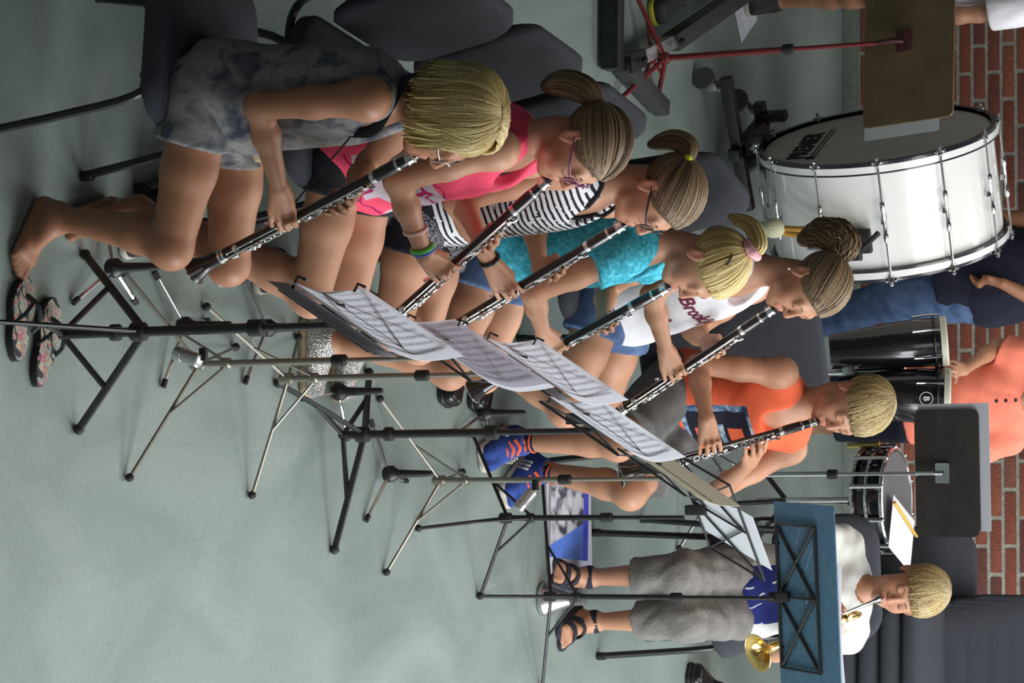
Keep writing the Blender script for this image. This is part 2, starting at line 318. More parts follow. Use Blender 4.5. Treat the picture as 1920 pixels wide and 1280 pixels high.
class Person:
    def __init__(s, J, label, group=None):
        s.J = {k: (np.array(v, float) if isinstance(v, (list, tuple)) else v) for k, v in J.items()}; J = s.J
        s.k = J['S']/1.45; y = math.radians(J['yaw']); s.F = np.array([math.cos(y), math.sin(y), 0]); s.R = np.array([s.F[1], -s.F[0], 0.])
        s.P = J['pel']
        for q, w in (('R', 1), ('L', -1)): J.setdefault('hip'+q, s.P+s.R*w*.052*J['S'])
        s.N = J['neck']; s.a = s.N-s.P; s.La = np.linalg.norm(s.a); s.ua = s.a/s.La
        s.Ft = nrm(s.F-s.ua*(s.F @ s.ua)); s.Rt = np.cross(s.Ft, s.ua)
        s.loc = np.array([s.P[0], s.P[1], 0.]); s.root = empty('person', tuple(s.loc)); tag(s.root, label, 'person', group)
        hy, hp, hr = [math.radians(J[q]) for q in ('hy', 'hp', 'hr')]
        fw = np.array([math.cos(hy)*math.cos(hp), math.sin(hy)*math.cos(hp), -math.sin(hp)]); rt = np.array([math.sin(hy), -math.cos(hy), 0]); up = np.cross(rt, fw)
        s.hR = np.stack([rt*math.cos(hr)-up*math.sin(hr), fw, up*math.cos(hr)+rt*math.sin(hr)])      # rows: right, forward, up
        s.hc = J['head']; s.hs = J['hs']
    def H(s, p): return s.hc + (np.asarray(p, float)*s.hs) @ s.hR
    def T(s, t, lat=0, fwd=0): return s.P + s.a*t + s.Rt*lat*s.k + s.Ft*fwd*s.k
    def torso(s, F, o=0.0, upper=True, loose=0.0):
        k = s.k; g = 0.05
        for t, w, r, f in ((0.02, .045, .082, -.01), (0.25, .036, .076, -.006), (.48, .036, .073, -.006), (.70, .048, .076, -.004), (.86, .058, .058, -.012)):
            rr = r*k+o+loose*(1-t); F.cap(s.T(t, -w, f), s.T(t, w, f), rr, rr, g*k)
        F.cap(s.T(0), s.T(.86, 0, -.008), .07*k+o, .066*k+o, g*k)
        if upper:
            for q in ('shR', 'shL'): F.cap(s.N-s.ua*.035*k, s.J[q], .044*k+o, .040*k+o, .04*k)
    def hand(s, F, W, el, tips, thumb, b, lat, flen=(.062, .068, .064, .052)):
        """W wrist; tips: four fingertip targets index..little; b: outward bend direction; lat: index->little direction"""
        k = s.k; tm = np.mean(tips, 0); d = nrm(tm-W); b = nrm(b); lat = nrm(np.asarray(lat)-d*(np.asarray(lat) @ d)); pl = min(.070*k, np.linalg.norm(tm-W)*.62)
        mc = [W + d*pl*(1.0-.05*abs(i-1)) + lat*(i-1.45)*.0165*k + b*(.010-.003*abs(i-1.3))*k for i in range(4)]
        for i in range(4): F.cap(W+lat*(i-1.5)*.007*k, mc[i], .014*k, .0092*k, .010)
        for i in range(4):
            L = flen[i]*k; Tp = np.asarray(tips[i], float); v = Tp-mc[i]; D = np.linalg.norm(v)
            if D > L*.97: Tp = mc[i]+v*(L*.97/D)
            lo, hi = 0.0, L
            for _ in range(18):
                h = (lo+hi)/2; pts = [mc[i], mc[i]+(Tp-mc[i])*.36+b*h, mc[i]+(Tp-mc[i])*.80+b*h*.72, Tp]
                ln = sum(np.linalg.norm(pts[j+1]-pts[j]) for j in range(3))
                if ln < L: lo = h
                else: hi = h
            rr = np.array([.0086, .0078, .0070, .0060])*k*(.86 if i == 3 else 1)
            for j in range(3): F.cap(pts[j], pts[j+1], rr[j], rr[j+1], .004)
        th = np.asarray(thumb, float); b0 = W+d*.018*k-lat*.016*k-b*.004*k; mid = (b0*.45+th*.55)-lat*.012*k
        F.cap(b0, mid, .013*k, .0095*k, .008); F.cap(mid, th, .0095*k, .0075*k, .005)
    def foot(s, F, A, toe, bare=True):
        k = s.k; t = nrm([toe[0], toe[1], 0]); l = np.array([t[1], -t[0], 0]); g = np.array([A[0], A[1], 0.])
        z = lambda h: np.array([0, 0, h*k])
        F.cap(A, g-t*.028*k+z(.030), .030*k, .028*k, .02); F.cap(A+z(-.01), g+t*.075*k+z(.030), .031*k, .022*k, .03)
        for i, w in enumerate((-.022, -.008, .008, .022)): F.cap(g-t*.03*k+l*w*.5*k+z(.022), g+t*.105*k+l*w*k+z(.018), .020*k, .0165*k, .012)
        if bare:
            sg = -1 if (s.R @ l) > 0 else 1
            for i, (w, e, r) in enumerate(((-.026, .148, .0125), (-.009, .150, .0095), (.004, .145, .009), (.017, .138, .0088), (.029, .129, .0082))):
                w *= getattr(s, 'toeflip', 1); F.cap(g+t*.105*k+l*w*.9*k+z(.017), g+t*e*k+l*w*k+z(.011), r*k*1.05, r*k, .004)
    def head(s, F, jaw=1.0):
        H, R, q = s.H, s.hR, s.hs
        E = lambda c, rad, k=.02: F.ell(H(c), R, np.array(rad)*q, k*q)
        Cp = lambda a, b, ra, rb, k=.01: F.cap(H(a), H(b), ra*q, rb*q, k*q)
        E((0, -.014, .032), (.074, .090, .078), .02); E((0, .026, -.022), (.060, .062, .078), .03); E((0, .060, -.078), (.030*jaw, .024, .024), .03)
        Cp((-.036, .030, -.070), (0, .070, -.090), .018, .013, .02); Cp((.036, .030, -.070), (0, .070, -.090), .018, .013, .02)
        for sx in (-1, 1):
            E((sx*.034, .056, -.034), (.024, .024, .026), .02)
            F.sub_ell(H((sx*.031, .099, .001)), R, np.array((.017, .017, .010))*q, .012*q)
            E((sx*.031, .0755, .0), (.0135, .0125, .0115), .004)
            E((sx*.0095, .094, -.036), (.0075, .0085, .0065), .005)
            c = (sx*.0765, -.008, -.008); E(c, (.0075, .019, .031), .006); Cp((sx*.080, -.020, .016), (sx*.081, -.004, .022), .0055, .005, .004); Cp((sx*.080, -.020, .016), (sx*.080, -.016, -.020), .0055, .005, .004)
            F.sub_ell(H((sx*.087, -.003, .0)), R, np.array((.007, .009, .013))*q, .004*q)
        Cp((-.034, .074, .019), (.034, .074, .019), .011, .011, .014)
        Cp((0, .086, .010), (0, .1045, -.030), .0065, .0095, .010)
        Cp((-.017, .085, -.058), (.017, .085, -.058), .0045, .0045, .006); Cp((0, .091, -.0575), (0, .091, -.0575), .0055, .0055, .008)
        Cp((-.013, .086, -.068), (.013, .086, -.068), .0060, .0060, .006)
        Cp((0, -.022, -.045), (0, -.02, -.09), .046, .042, .02)
    def body(s, skin, h=0.0045, bare_feet=True, hands=True, toes=None):
        J, k = s.J, s.k; F = Field(h); s.torso(F)
        F.cap(s.N-s.ua*.03*k, s.H((0, -.022, -.07)), .047*k, .040*k, .03)
        s.head(F)
        for q in 'RL':
            sh, el, wr = J['sh'+q], J['el'+q], J['wr'+q]; F.sph(sh, .041*k, .03)
            m = sh*.5+el*.5; F.cap(sh, m, .040*k, .035*k, .03); F.cap(m, el, .035*k, .029*k, .02); m = el*.65+wr*.35
            F.cap(el, m, .0295*k, .0295*k, .02); F.cap(m, wr, .0295*k, .0195*k, .02)
            if q in s.hands and hands: s.hand(F, wr, el, *s.hands[q])
            hp, kn, an = J['hip'+q], J['kn'+q], J['an'+q]
            m = hp*.5+kn*.5; F.cap(hp+np.array([0, 0, .0]), m, .074*k, .062*k, .04); F.cap(m, kn, .062*k, .047*k, .02); F.sph(kn+nrm(kn-hp)*.008, .044*k, .02)
            b = nrm(np.cross(np.cross(kn-hp, an-kn), an-kn)) ; c = kn*.68+an*.32-b*0
            back = nrm(hp-kn); back = nrm(back-nrm(an-kn)*(back @ nrm(an-kn))); c = kn*.70+an*.30+back*.012*k
            F.cap(kn, c, .043*k, .045*k, .02); F.cap(c, an, .045*k, .026*k, .02)
            td = (toes or {}).get(q, s.F); s.foot(F, an, td, bare_feet)
        V, Q = F.build(1)
        L = ((V-s.hc) @ s.hR.T)/s.hs; red = np.zeros(len(V))
        lip = np.sqrt((L[:, 0]/.022)**2+((L[:, 2]+.063)/.011)**2+((L[:, 1]-.09)/.016)**2); red = np.maximum(red, np.clip(1.35-lip, 0, 1)*.75)
        for sx in (-1, 1): red = np.maximum(red, .30*np.clip(1.4-np.linalg.norm((L-np.array((sx*.080, -.008, 0)))/np.array((.02, .03, .04)), axis=1), 0, 1)); red = np.maximum(red, .22*np.clip(1.3-np.linalg.norm((L-np.array((sx*.045, .07, -.035)))/.03, axis=1), 0, 1))
        red = np.maximum(red, .25*np.clip(1.3-np.linalg.norm((L-np.array((0, .105, -.03)))/.018, axis=1), 0, 1))
        for q in 'RL': red = np.maximum(red, .12*np.clip(1.4-np.linalg.norm(V-J['kn'+q], axis=1)/.05, 0, 1))
        me = mesh_np('body', V-s.loc, Q, attrs={'red': ('FLOAT', red)}); s.bodyobj = link('body', me, skin, s.root)
        s.bvh = BVHTree.FromPolygons([tuple(v) for v in (V-s.loc)], [tuple(q) for q in Q]) if False else None
        s.V = V; s.Q = Q
    def face_hit(s, x, z, off=0.0008):
        """surface point of the face at local x, z: largest forward coordinate near it"""
        if not hasattr(s, 'Lf'):
            L = ((s.V-s.hc) @ s.hR.T)/s.hs; m = (L[:, 1] > .03) & (np.abs(L[:, 0]) < .08) & (np.abs(L[:, 2]) < .12); s.Lf = L[m]
        d = (s.Lf[:, 0]-x)**2+(s.Lf[:, 2]-z)**2; i = np.argsort(d)[:6]; i = i[d[i] < .0001] if (d[i] < .0001).any() else i[:1]
        w = 1/(d[i]+1e-6); return np.array([x, float((s.Lf[i, 1]*w).sum()/w.sum())+off, z])
    def face_marks(s, brow_mat, brow_r=.0022):
        for sx in (-1, 1):
            pts = [s.H(s.face_hit(sx*x, z, .0004)) for x, z in ((.013, .0175), (.022, .0215), (.033, .0225), (.046, .0175))]
            MB().tube([p-s.loc for p in bezier(pts, 3)], [brow_r*(.7+.5*math.sin(math.pi*min(1, i/8+.15))) for i in range(10)], 6).obj('eyebrow', brow_mat, s.root)
            pts = [s.H(s.face_hit(sx*x, z, .0004)) for x, z in ((.019, -.005), (.026, -.0068), (.034, -.0066), (.043, -.003))]
            MB().tube([p-s.loc for p in bezier(pts, 3)], [.0006+.0011*math.sin(math.pi*min(1, i/9)) for i in range(10)], 6).obj('eyelashes', DARK_LASH, s.root)
    # --- clothing
    def cloth(s, name, F, m, smooth=2, wr=0.0, wf=60.0):
        V, Q = F.build(smooth); L = V-s.P; tor = np.stack([L @ s.Rt, L @ s.Ft, L @ s.ua], 1)
        if wr:
            n = np.zeros_like(V); a, b, c = V[Q[:, 0]], V[Q[:, 1]], V[Q[:, 2]]; fn = np.cross(b-a, c-a)
            for e in range(4):
                for k in range(3): n[:, k] += np.bincount(Q[:, e], fn[:, k], len(V))
            n /= np.linalg.norm(n, axis=1)[:, None]+1e-12; rs = np.random.default_rng(len(V))
            ph = rs.uniform(0, 6.28, 6); dr = rs.normal(0, 1, (6, 3)); dr /= np.linalg.norm(dr, axis=1)[:, None]; fr = rs.uniform(.6, 1.7, 6)*wf
            w = sum(np.sin((tor @ dr[i])*fr[i]+ph[i]+1.4*np.sin((tor @ dr[(i+2) % 6])*fr[i]*.4)) for i in range(6))/6
            V = V+n*(w*wr)[:, None]
        o = link(name, mesh_np(name, V-s.loc, Q, attrs={'tor': ('FLOAT_VECTOR', tor)}), m, s.root); o_V = (V, Q); s.last = o_V
        return o
    def tank(s, m, o=.010, hem=-.10, scoop=.055, arm=.058, name='tank_top', strap=.62, wr=.0025, loose=.012, sleeve=None, front=.0, h=.006):
        k = s.k; F = Field(h); s.torso(F, o, False, loose)
        if front:
            for w in (-.034, .034): F.cap(s.T(.10, w, front), s.T(.78, w, front*.55), .066*k, .062*k, .05*k)
        for q in ('shR', 'shL'):
            e = s.N-s.ua*.035*k; F.cap(e, e+(s.J[q]-e)*strap, .044*k+o*.8, .041*k+o*.8, .03*k)
        if sleeve:
            for q in 'RL':
                sh, el = s.J['sh'+q], s.J['el'+q]; e = s.N-s.ua*.04*k; F.cap(e, sh, .045*k+o, .043*k+o, .03); F.cap(sh, sh+(el-sh)*sleeve, .046*k+o, .047*k+o*1.3, .03, flat=True)
        else:
            for q in ('shR', 'shL'): c = s.J[q]-s.ua*.022*k+(s.J[q]-s.N)*.22; F.sub_ell(c, np.eye(3), np.array([arm, arm, arm*1.25])*k, .008)
        F.sub_cap(s.N+s.ua*.10*k+s.Ft*.02*k, s.N-s.ua*(.005)*k+s.Ft*.012*k, .05*k, .048*k, .006)
        if scoop: F.sub_cap(s.N+s.ua*.05*k+s.Ft*.06*k, s.N-s.ua*scoop*k+s.Ft*.085*k, .046*k, .040*k, .006)
        F.cut(s.P+s.ua*hem*k, -s.ua)
        return s.cloth(name, F, m, 2, wr)
    def shorts(s, m, frac=.5, o=.012, name='shorts', wr=.002, top=.09, flare=.006, h=.006):
        k = s.k; F = Field(h); r = .082*k+o
        F.cap(s.T(.02, -.045, -.01), s.T(.02, .045, -.01), r, r, .04); F.cap(s.T(0), s.T(.25), .08*k+o, .072*k+o, .04)
        for q in 'RL':
            hp, kn = s.J['hip'+q], s.J['kn'+q]; e = hp+(kn-hp)*frac
            F.cap(hp, e, .074*k+o, (.074-.024*frac)*k+o+flare, .03, flat=True)
        F.cut(s.P+s.ua*top*k*1.6, s.ua)
        return s.cloth(name, F, m, 2, wr)
    def shoe(s, q, toe, up_mat, sole_mat, name='shoe', high=.045, length=.15, low=False, label=None, wide=1.0):
        k = s.k; A = s.J['an'+q]; t = nrm([toe[0], toe[1], 0]); l = np.array([t[1], -t[0], 0]); g = np.array([A[0], A[1], 0.]); z = lambda h: np.array([0, 0, h*k])
        F = Field(.004)
        for w in (-.016, .016):
            F.cap(g-t*.040*k+l*w*.7*k+z(.036), g+t*(length-.02)*k+l*w*wide*k+z(.030), .028*k, .0235*k, .015)
        if not low: F.cap(g-t*.022*k+z(.045), A+z(.012), .036*k, .036*k, .02); F.cap(A+z(-.01)+t*.005, g+t*.085*k+z(.036), .036*k, .026*k, .03); F.cut(A+z(.022), (0, 0, 1))
        else: F.sub_cap(A+z(.03)-t*.005, g+t*.045*k+z(.055), .036*k, .026*k, .004)
        F.cut(g+z(.016), (0, 0, -1))
        so = s.cloth(name, F, up_mat, 1)
        if label: so['label'] = label
        F = Field(.004)
        for w in (-.016, .016): F.cap(g-t*.040*k+l*w*.7*k+z(.012), g+t*(length-.02)*k+l*w*wide*k+z(.012), .032*k, .0275*k, .015)
        F.cut(g+z(.0205), (0, 0, 1)); F.cut(g+z(.001), (0, 0, -1))
        V, Q = F.build(1); link('sole', mesh_np('sole', V-s.loc, Q), sole_mat, so)
        return so, g, t, l, k
    # --- hair
    HC = np.array([0, -.014, .034]); HRAD = np.array([.0805, .0985, .0855])
    def hp_(s, d, lift=1.0):
        d = nrm(d); r = 1/math.sqrt(sum((d[i]/s.HRAD[i])**2 for i in range(3))); return s.HC+d*r*lift
    def hair(s, m, style, seed=1, dark=.35, n=420, tie=None, tail=None, part=0.0, whorl=(0, -.35, 1), fringe=.0, rstr=.0028, bob=.07):
        rs = np.random.default_rng(seed); H, q = s.H, s.hs; F = Field(.0045)
        F.ell(H(s.HC), s.hR, s.HRAD*q*(.985 if style == 'tied' else .965), .01)
        up = s.hR[2]; fw = s.hR[1]; rt = s.hR[0]
        # hairline: a plane that leaves forehead, temples and ears free; and the nape
        nl = nrm(-.81*fw+.59*up); F.cut(H((0, .083-fringe*.3, .066-fringe)), -nl); F.cut(H((0, -.07, -.058)), nrm(-up*.96+fw*.25))
        tint = []; mb = MB(); tnt = []
        def strand(pts, r, tv):
            o = len(mb.v); mb.tube([H(p)-s.loc for p in pts], [r*q*(.55+.45*math.sin(math.pi*min(1, .12+i/(len(pts)-1)*.80))) for i in range(len(pts))], 5, flat=.7); tnt.extend([tv]*(len(mb.v)-o))
        def arc(d0, d1, m_=8, l0=1.0, l1=1.0, bump=.0, t1=1.0):
            d0 = nrm(d0); d1 = nrm(d1); w = math.acos(max(-1, min(1, float(d0 @ d1)))); out = []
            for i in range(m_+1):
                t = t1*i/m_; e = (math.sin((1-t)*w)*d0+math.sin(t*w)*d1)/max(math.sin(w), 1e-4); out.append(s.hp_(e, l0+(l1-l0)*t+bump*math.sin(math.pi*t)))
            return out
        def hairline(a):
            """direction of the hairline at azimuth a (0 = front, 180 = nape)"""
            c = abs(((a+180) % 360)-180); x = [0, 35, 62, 85, 110, 140, 180]; e = [19, 13, -6, -24, -40, -50, -52]; el = math.radians(np.interp(c, x, e)); az = math.radians(a)
            return np.array([math.sin(az)*math.cos(el), math.cos(az)*math.cos(el), math.sin(el)])
        if style == 'tied':
            T = np.asarray(tie, float); dT = T-s.HC
            for i in range(n):
                a = rs.uniform(-180, 180); d0 = hairline(a); d0 = nrm(d0+rs.normal(0, .03, 3)); t0 = rs.uniform(0, .35) if rs.random() < .6 else 0
                if part and abs(a) < 70: pass
                p = arc(d0, dT, 9, 1.0+rs.uniform(-.004, .014), 1.0+rs.uniform(0, .02), rs.uniform(0, .02)); p = p[int(t0*8):]
                strand(p, rstr*rs.uniform(.7, 1.3), rs.uniform(0, 1))
            if tail:
                path = bezier([T]+[np.asarray(x, float) for x in tail['path']], 5); R0 = tail['r']; mth = len(path)
                for i in range(mth-1):
                    w = lambda j: R0*(.45+.75*math.sin(math.pi*min(.93, .10+.80*j/(mth-1))))
                    F.cap(H(path[i]), H(path[i+1]), w(i)*.9*q, w(i+1)*.9*q, .01)
                for i in range(2*tail.get('n', 110)):
                    an = rs.uniform(0, 6.28); rr = math.sqrt(rs.uniform(.72, 1.2)); cw = rs.uniform(-1, 1)*tail.get('curl', .0); e1 = nrm(np.cross(path[-1]-path[0], (0.3, 1, .2))); e2 = nrm(np.cross(path[-1]-path[0], e1)); ph = rs.uniform(0, 6)
                    end = int(mth*rs.uniform(.75, 1)); pts = []
                    for j in range(max(end, 4)):
                        w_ = R0*(.45+.75*math.sin(math.pi*min(.93, .10+.80*j/(mth-1))))*rr*1.02
                        tg = nrm(path[min(j+1, mth-1)]-path[max(j-1, 0)]); e1 = nrm(np.cross(tg, (1, .15, .1))); e2 = np.cross(tg, e1)
                        pts.append(path[j]+(math.cos(an)*e1+math.sin(an)*e2)*w_+e1*cw*math.sin(j*1.1+ph)+e2*cw*math.cos(j*1.3+ph))
                    strand(pts, rstr*rs.uniform(.8, 1.3), rs.uniform(0, 1))
        elif style == 'bob':
            F.ops = F.ops[:1]; g = np.array([0, 0, -1.0]) @ s.hR.T
            F.ell(H((0, -.030, -.010)), s.hR, np.array((.078, .072, .078))*q, .03)
            F.sub_ell(H((0, .115, -.040)), s.hR, np.array((.062, .062, .105))*q, .01); F.cut(H((0, -.07, -.095)), -up)
            for i in range(n):
                a = rs.uniform(-178, 178); c = abs(a); d0 = nrm(np.array([part+math.copysign(.06, a)+rs.normal(0, .03), .45-1.1*c/180+rs.normal(0, .06), 1.0]))
                el = math.radians(rs.uniform(-22, 4)); az = math.radians(a if c > 42 else (42+rs.uniform(0, 30))*(1 if a > 0 else -1)); d1 = np.array([math.sin(az)*math.cos(el), math.cos(az)*math.cos(el), math.sin(el)])
                l = 1.07+rs.uniform(0, .09); t0 = rs.choice((0, 0, 1, 2, 3)); p = arc(d0, d1, 8, 1.035, l, .05)[t0:]; dr = nrm(p[-1]-p[-2]); v = nrm(dr*.5+np.array([0, .0, -1.0])*.6+g*.35); L = bob*rs.uniform(.6, 1.15)
                for j in range(1, 5): v = nrm(v+np.array([-math.copysign(.07, d1[0]), 0, -.06])+rs.normal(0, .03, 3)); p.append(p[-1]+v*L/4)
                strand(p, rstr*1.25*rs.uniform(.7, 1.4), rs.uniform(0, 1))
        else:   # short cut, growing out of the whorl
            w0 = np.asarray(whorl, float)
            for i in range(n):
                a = rs.uniform(-180, 180); d1 = hairline(a); c = abs(a)
                if c < 60: d1 = nrm(d1-np.array([part*.5, 0, fringe*9*(1-c/75)]))
                t1 = rs.uniform(.55, 1.06) if c > 75 else rs.uniform(.82, 1.10); d0 = nrm(nrm(w0)+rs.normal(0, .16, 3)); p = arc(d0, d1, 7, 1.02+rs.uniform(0, .03), 1.03+rs.uniform(0, .035), .035, t1)
                t0 = rs.integers(0, 4); strand(p[t0:], rstr*rs.uniform(.8, 1.4), rs.uniform(0, 1))
        V, Q = F.build(2); o = len(V)
        Vs = np.array(mb.v); Fs = [f for f in mb.f]
        allV = np.concatenate([V-s.loc, Vs]); quads = np.concatenate([Q, np.array([f for f in Fs if len(f) == 4])+o])
        tn = np.concatenate([np.full(o, dark), np.array(tnt)])
        me = mesh_np('hair', allV, quads, attrs={'tint': ('FLOAT', tn)}); return link('hair', me, m, s.root)
    def glasses(s, m, lensm, w=.021, hgt=.016, y=.100, z=-.002, r=.0014, temple=.0016, pink=False):
        mb = MB()
        for sx in (-1, 1):
            P = rounded(2*w, 2*hgt, .011, 4); pts = [s.H((sx*.032+x, y-.22*abs(sx*.032+x)*abs(sx*.032+x)*8-.004, z+v))-s.loc for x, v in P]; mb.tube(pts+[pts[0], pts[1]], r, 6, caps=False)
            mb.tube([s.H(p)-s.loc for p in ((sx*.054, y-.012, z+.006), (sx*.070, y-.030, z+.008), (sx*.077, .03, z+.008), (sx*.080, -.012, z+.010), (sx*.080, -.030, z-.010))], temple, 6)
        mb.tube([s.H(p)-s.loc for p in ((-.011, y-.004, z+.004), (0, y+.003, z+.007), (.011, y-.004, z+.004))], r, 6)
        g = mb.obj('glasses', m, s.root)
        for sx in (-1, 1):
            P = rounded(2*w, 2*hgt, .011, 4); V, Fc = slab(P, .0008, lambda v: s.H((sx*.032+v[0], y-.22*(sx*.032+v[0])**2*8-.004+v[2], z+v[1]))-s.loc)
            MB().add(V, Fc).obj('lens', lensm, g)
        return g
    def band(s, q, t, w, r, m, name='bracelet', tilt=0.0):
        el, wr = s.J['el'+q], s.J['wr'+q]; c = el+(wr-el)*t; ax = nrm(wr-el); return MB().torus(c-s.loc, nrm(ax+s.F*tilt), r*s.k, w, 20, 8, 1.0).obj(name, m, s.root)
def hair_mat(name, c0, c1):
    m = bpy.data.materials.new(name); m.use_nodes = True; nt = m.node_tree; b = nt.nodes['Principled BSDF']
    a = nt.nodes.new('ShaderNodeAttribute'); a.attribute_name = 'tint'; r = nt.nodes.new('ShaderNodeValToRGB')
    r.color_ramp.elements[0].color = (*c0, 1); r.color_ramp.elements[1].color = (*c1, 1); nt.links.new(a.outputs['Fac'], r.inputs['Fac']); nt.links.new(r.outputs['Color'], b.inputs['Base Color'])
    b.inputs['Roughness'].default_value = .42; b.inputs['Specular IOR Level'].default_value = .45; return m
def clarinet_hands(J, tR, tL, F, S, R):
    """finger targets on the clarinet for both hands"""
    tip, bell = np.array(J['tip']), np.array(J['bell']); ax = nrm(bell-tip); n = nrm(np.asarray(F)-ax*(np.asarray(F) @ ax)); n = nrm(n+np.array([0, 0, .25])-ax*(.25*ax[2])); n = nrm(n-ax*(n @ ax)); out = {}
    for q, t0, offs, sg in (('R', tR, (-.028, -.006, .016, .040), 1), ('L', tL, (-.030, -.008, .014, .036), -1)):
        side = nrm(np.asarray(R)*sg); tips = [tip+ax*(t0+o)+n*.0175+side*.004 for o in offs]; th = tip+ax*(t0-.006)-n*.016+side*.004
        b = nrm(n*1.0+side*.75); out[q] = (tips, th, b, ax)
    return out, ax, n
# joints in metres (x right, y away from the camera, z up)
POSE = {
  'G1': dict(S=1.45, yaw=-12, hy=4, hp=10, hr=0, hs=1.0, pel=[-.56, 6.03, .50], neck=[-.556, 6.05, .921], head=[-.491, 6.06, 1.057], mouth=[-.412, 6.066, .98], tip=[-.426, 6.065, .983], bell=[-.183, 6.072, .386],
             shR=[-.535, 5.901, .932], elR=[-.53, 5.85, .69], wrR=[-.357, 5.981, .665], shL=[-.525, 6.199, .89], elL=[-.425, 6.36, .70], wrL=[-.333, 6.185, .727], knR=[-.236, 5.954, .40], anR=[-.317, 6.005, .075], knL=[-.20, 6.16, .43], anL=[-.34, 6.29, .12]),
  'G2': dict(S=1.45, yaw=-12, hy=-10, hp=10, hr=0, hs=.98, pel=[-.46, 6.69, .50], neck=[-.484, 6.71, .947], head=[-.461, 6.72, 1.095], mouth=[-.383, 6.706, 1.018], tip=[-.397, 6.709, 1.02], bell=[-.011, 6.716, .504],
             shR=[-.454, 6.561, .942], elR=[-.387, 6.462, .72], wrR=[-.214, 6.597, .724], shL=[-.452, 6.859, .90], elL=[-.374, 6.938, .66], wrL=[-.251, 6.808, .774], knR=[-.125, 6.62, .40], anR=[-.29, 6.53, .10], knL=[-.09, 6.80, .40], anL=[-.29, 6.72, .10]),
  'G3': dict(S=1.48, yaw=-12, hy=-10, hp=12, hr=0, hs=.98, pel=[-.37, 7.13, .50], neck=[-.396, 7.16, .968], head=[-.359, 7.18, 1.108], mouth=[-.283, 7.167, 1.029], tip=[-.298, 7.169, 1.032], bell=[-.004, 7.147, .458],
             shR=[-.429, 7.008, .915], elR=[-.353, 6.893, .673], wrR=[-.20, 7.057, .69], shL=[-.364, 7.312, .915], elL=[-.336, 7.395, .66], wrL=[-.192, 7.249, .741], knR=[-.04, 7.06, .40], anR=[-.22, 7.0, .10], knL=[.0, 7.22, .40], anL=[-.20, 7.2, .10]),
  'G4': dict(S=1.40, yaw=-14, hy=-14, hp=22, hr=0, hs=.96, pel=[-.25, 7.56, .50], neck=[-.258, 7.57, .949], head=[-.188, 7.58, 1.079], mouth=[-.128, 7.565, .987], tip=[-.141, 7.568, .993], bell=[.135, 7.518, .412],
             shR=[-.209, 7.427, .89], elR=[-.125, 7.29, .70], wrR=[-.023, 7.43, .666], shL=[-.223, 7.713, .89], elL=[-.14, 7.84, .685], wrL=[-.051, 7.656, .746], knR=[.075, 7.42, .395], anR=[-.015, 7.337, .075], knL=[.09, 7.62, .40], anL=[.002, 7.509, .075]),
  'G5': dict(S=1.50, yaw=-22, hy=-28, hp=16, hr=0, hs=1.0, pel=[-.10, 8.36, .50], neck=[-.203, 8.35, .943], head=[-.132, 8.33, 1.114], mouth=[-.069, 8.297, 1.029], tip=[-.082, 8.303, 1.033], bell=[.253, 8.248, .485],
             shR=[-.262, 8.204, .885], elR=[-.12, 8.03, .745], wrR=[.036, 8.172, .727], shL=[-.144, 8.496, .885], elL=[-.017, 8.572, .66], wrL=[.017, 8.385, .775], knR=[.205, 8.20, .40], anR=[.035, 8.25, .08], knL=[.19, 8.47, .41], anL=[.06, 8.46, .08]),
  'B6': dict(S=1.50, yaw=-55, hy=-48, hp=18, hr=0, hs=.98, pel=[.20, 8.90, .50], neck=[.225, 8.84, .894], head=[.227, 8.80, 1.085], mouth=[.273, 8.749, .998], tip=[.263, 8.76, 1.002], bell=[.412, 8.421, .474],
             shR=[.121, 8.75, .877], elR=[.086, 8.632, .65], wrR=[.247, 8.498, .725], shL=[.354, 8.92, .84], elL=[.484, 8.85, .62], wrL=[.391, 8.729, .773], knR=[.321, 8.549, .42], anR=[.311, 8.603, .075], knL=[.476, 8.66, .41], anL=[.407, 8.749, .075]),
  'P7': dict(S=1.38, yaw=-88, hy=-78, hp=10, hr=0, hs=.97, pel=[.84, 9.44, .50], neck=[.833, 9.41, .899], head=[.835, 9.38, 1.074], mouth=[.851, 9.302, .997],
             shR=[.688, 9.405, .845], elR=[.621, 9.196, .73], wrR=[.80, 9.18, .83], shL=[.978, 9.415, .845], elL=[1.028, 9.295, .64], wrL=[.975, 9.19, .80], knR=[.76, 9.118, .40], anR=[.772, 9.113, .075], knL=[.905, 9.121, .40], anL=[.919, 9.147, .075]),
}
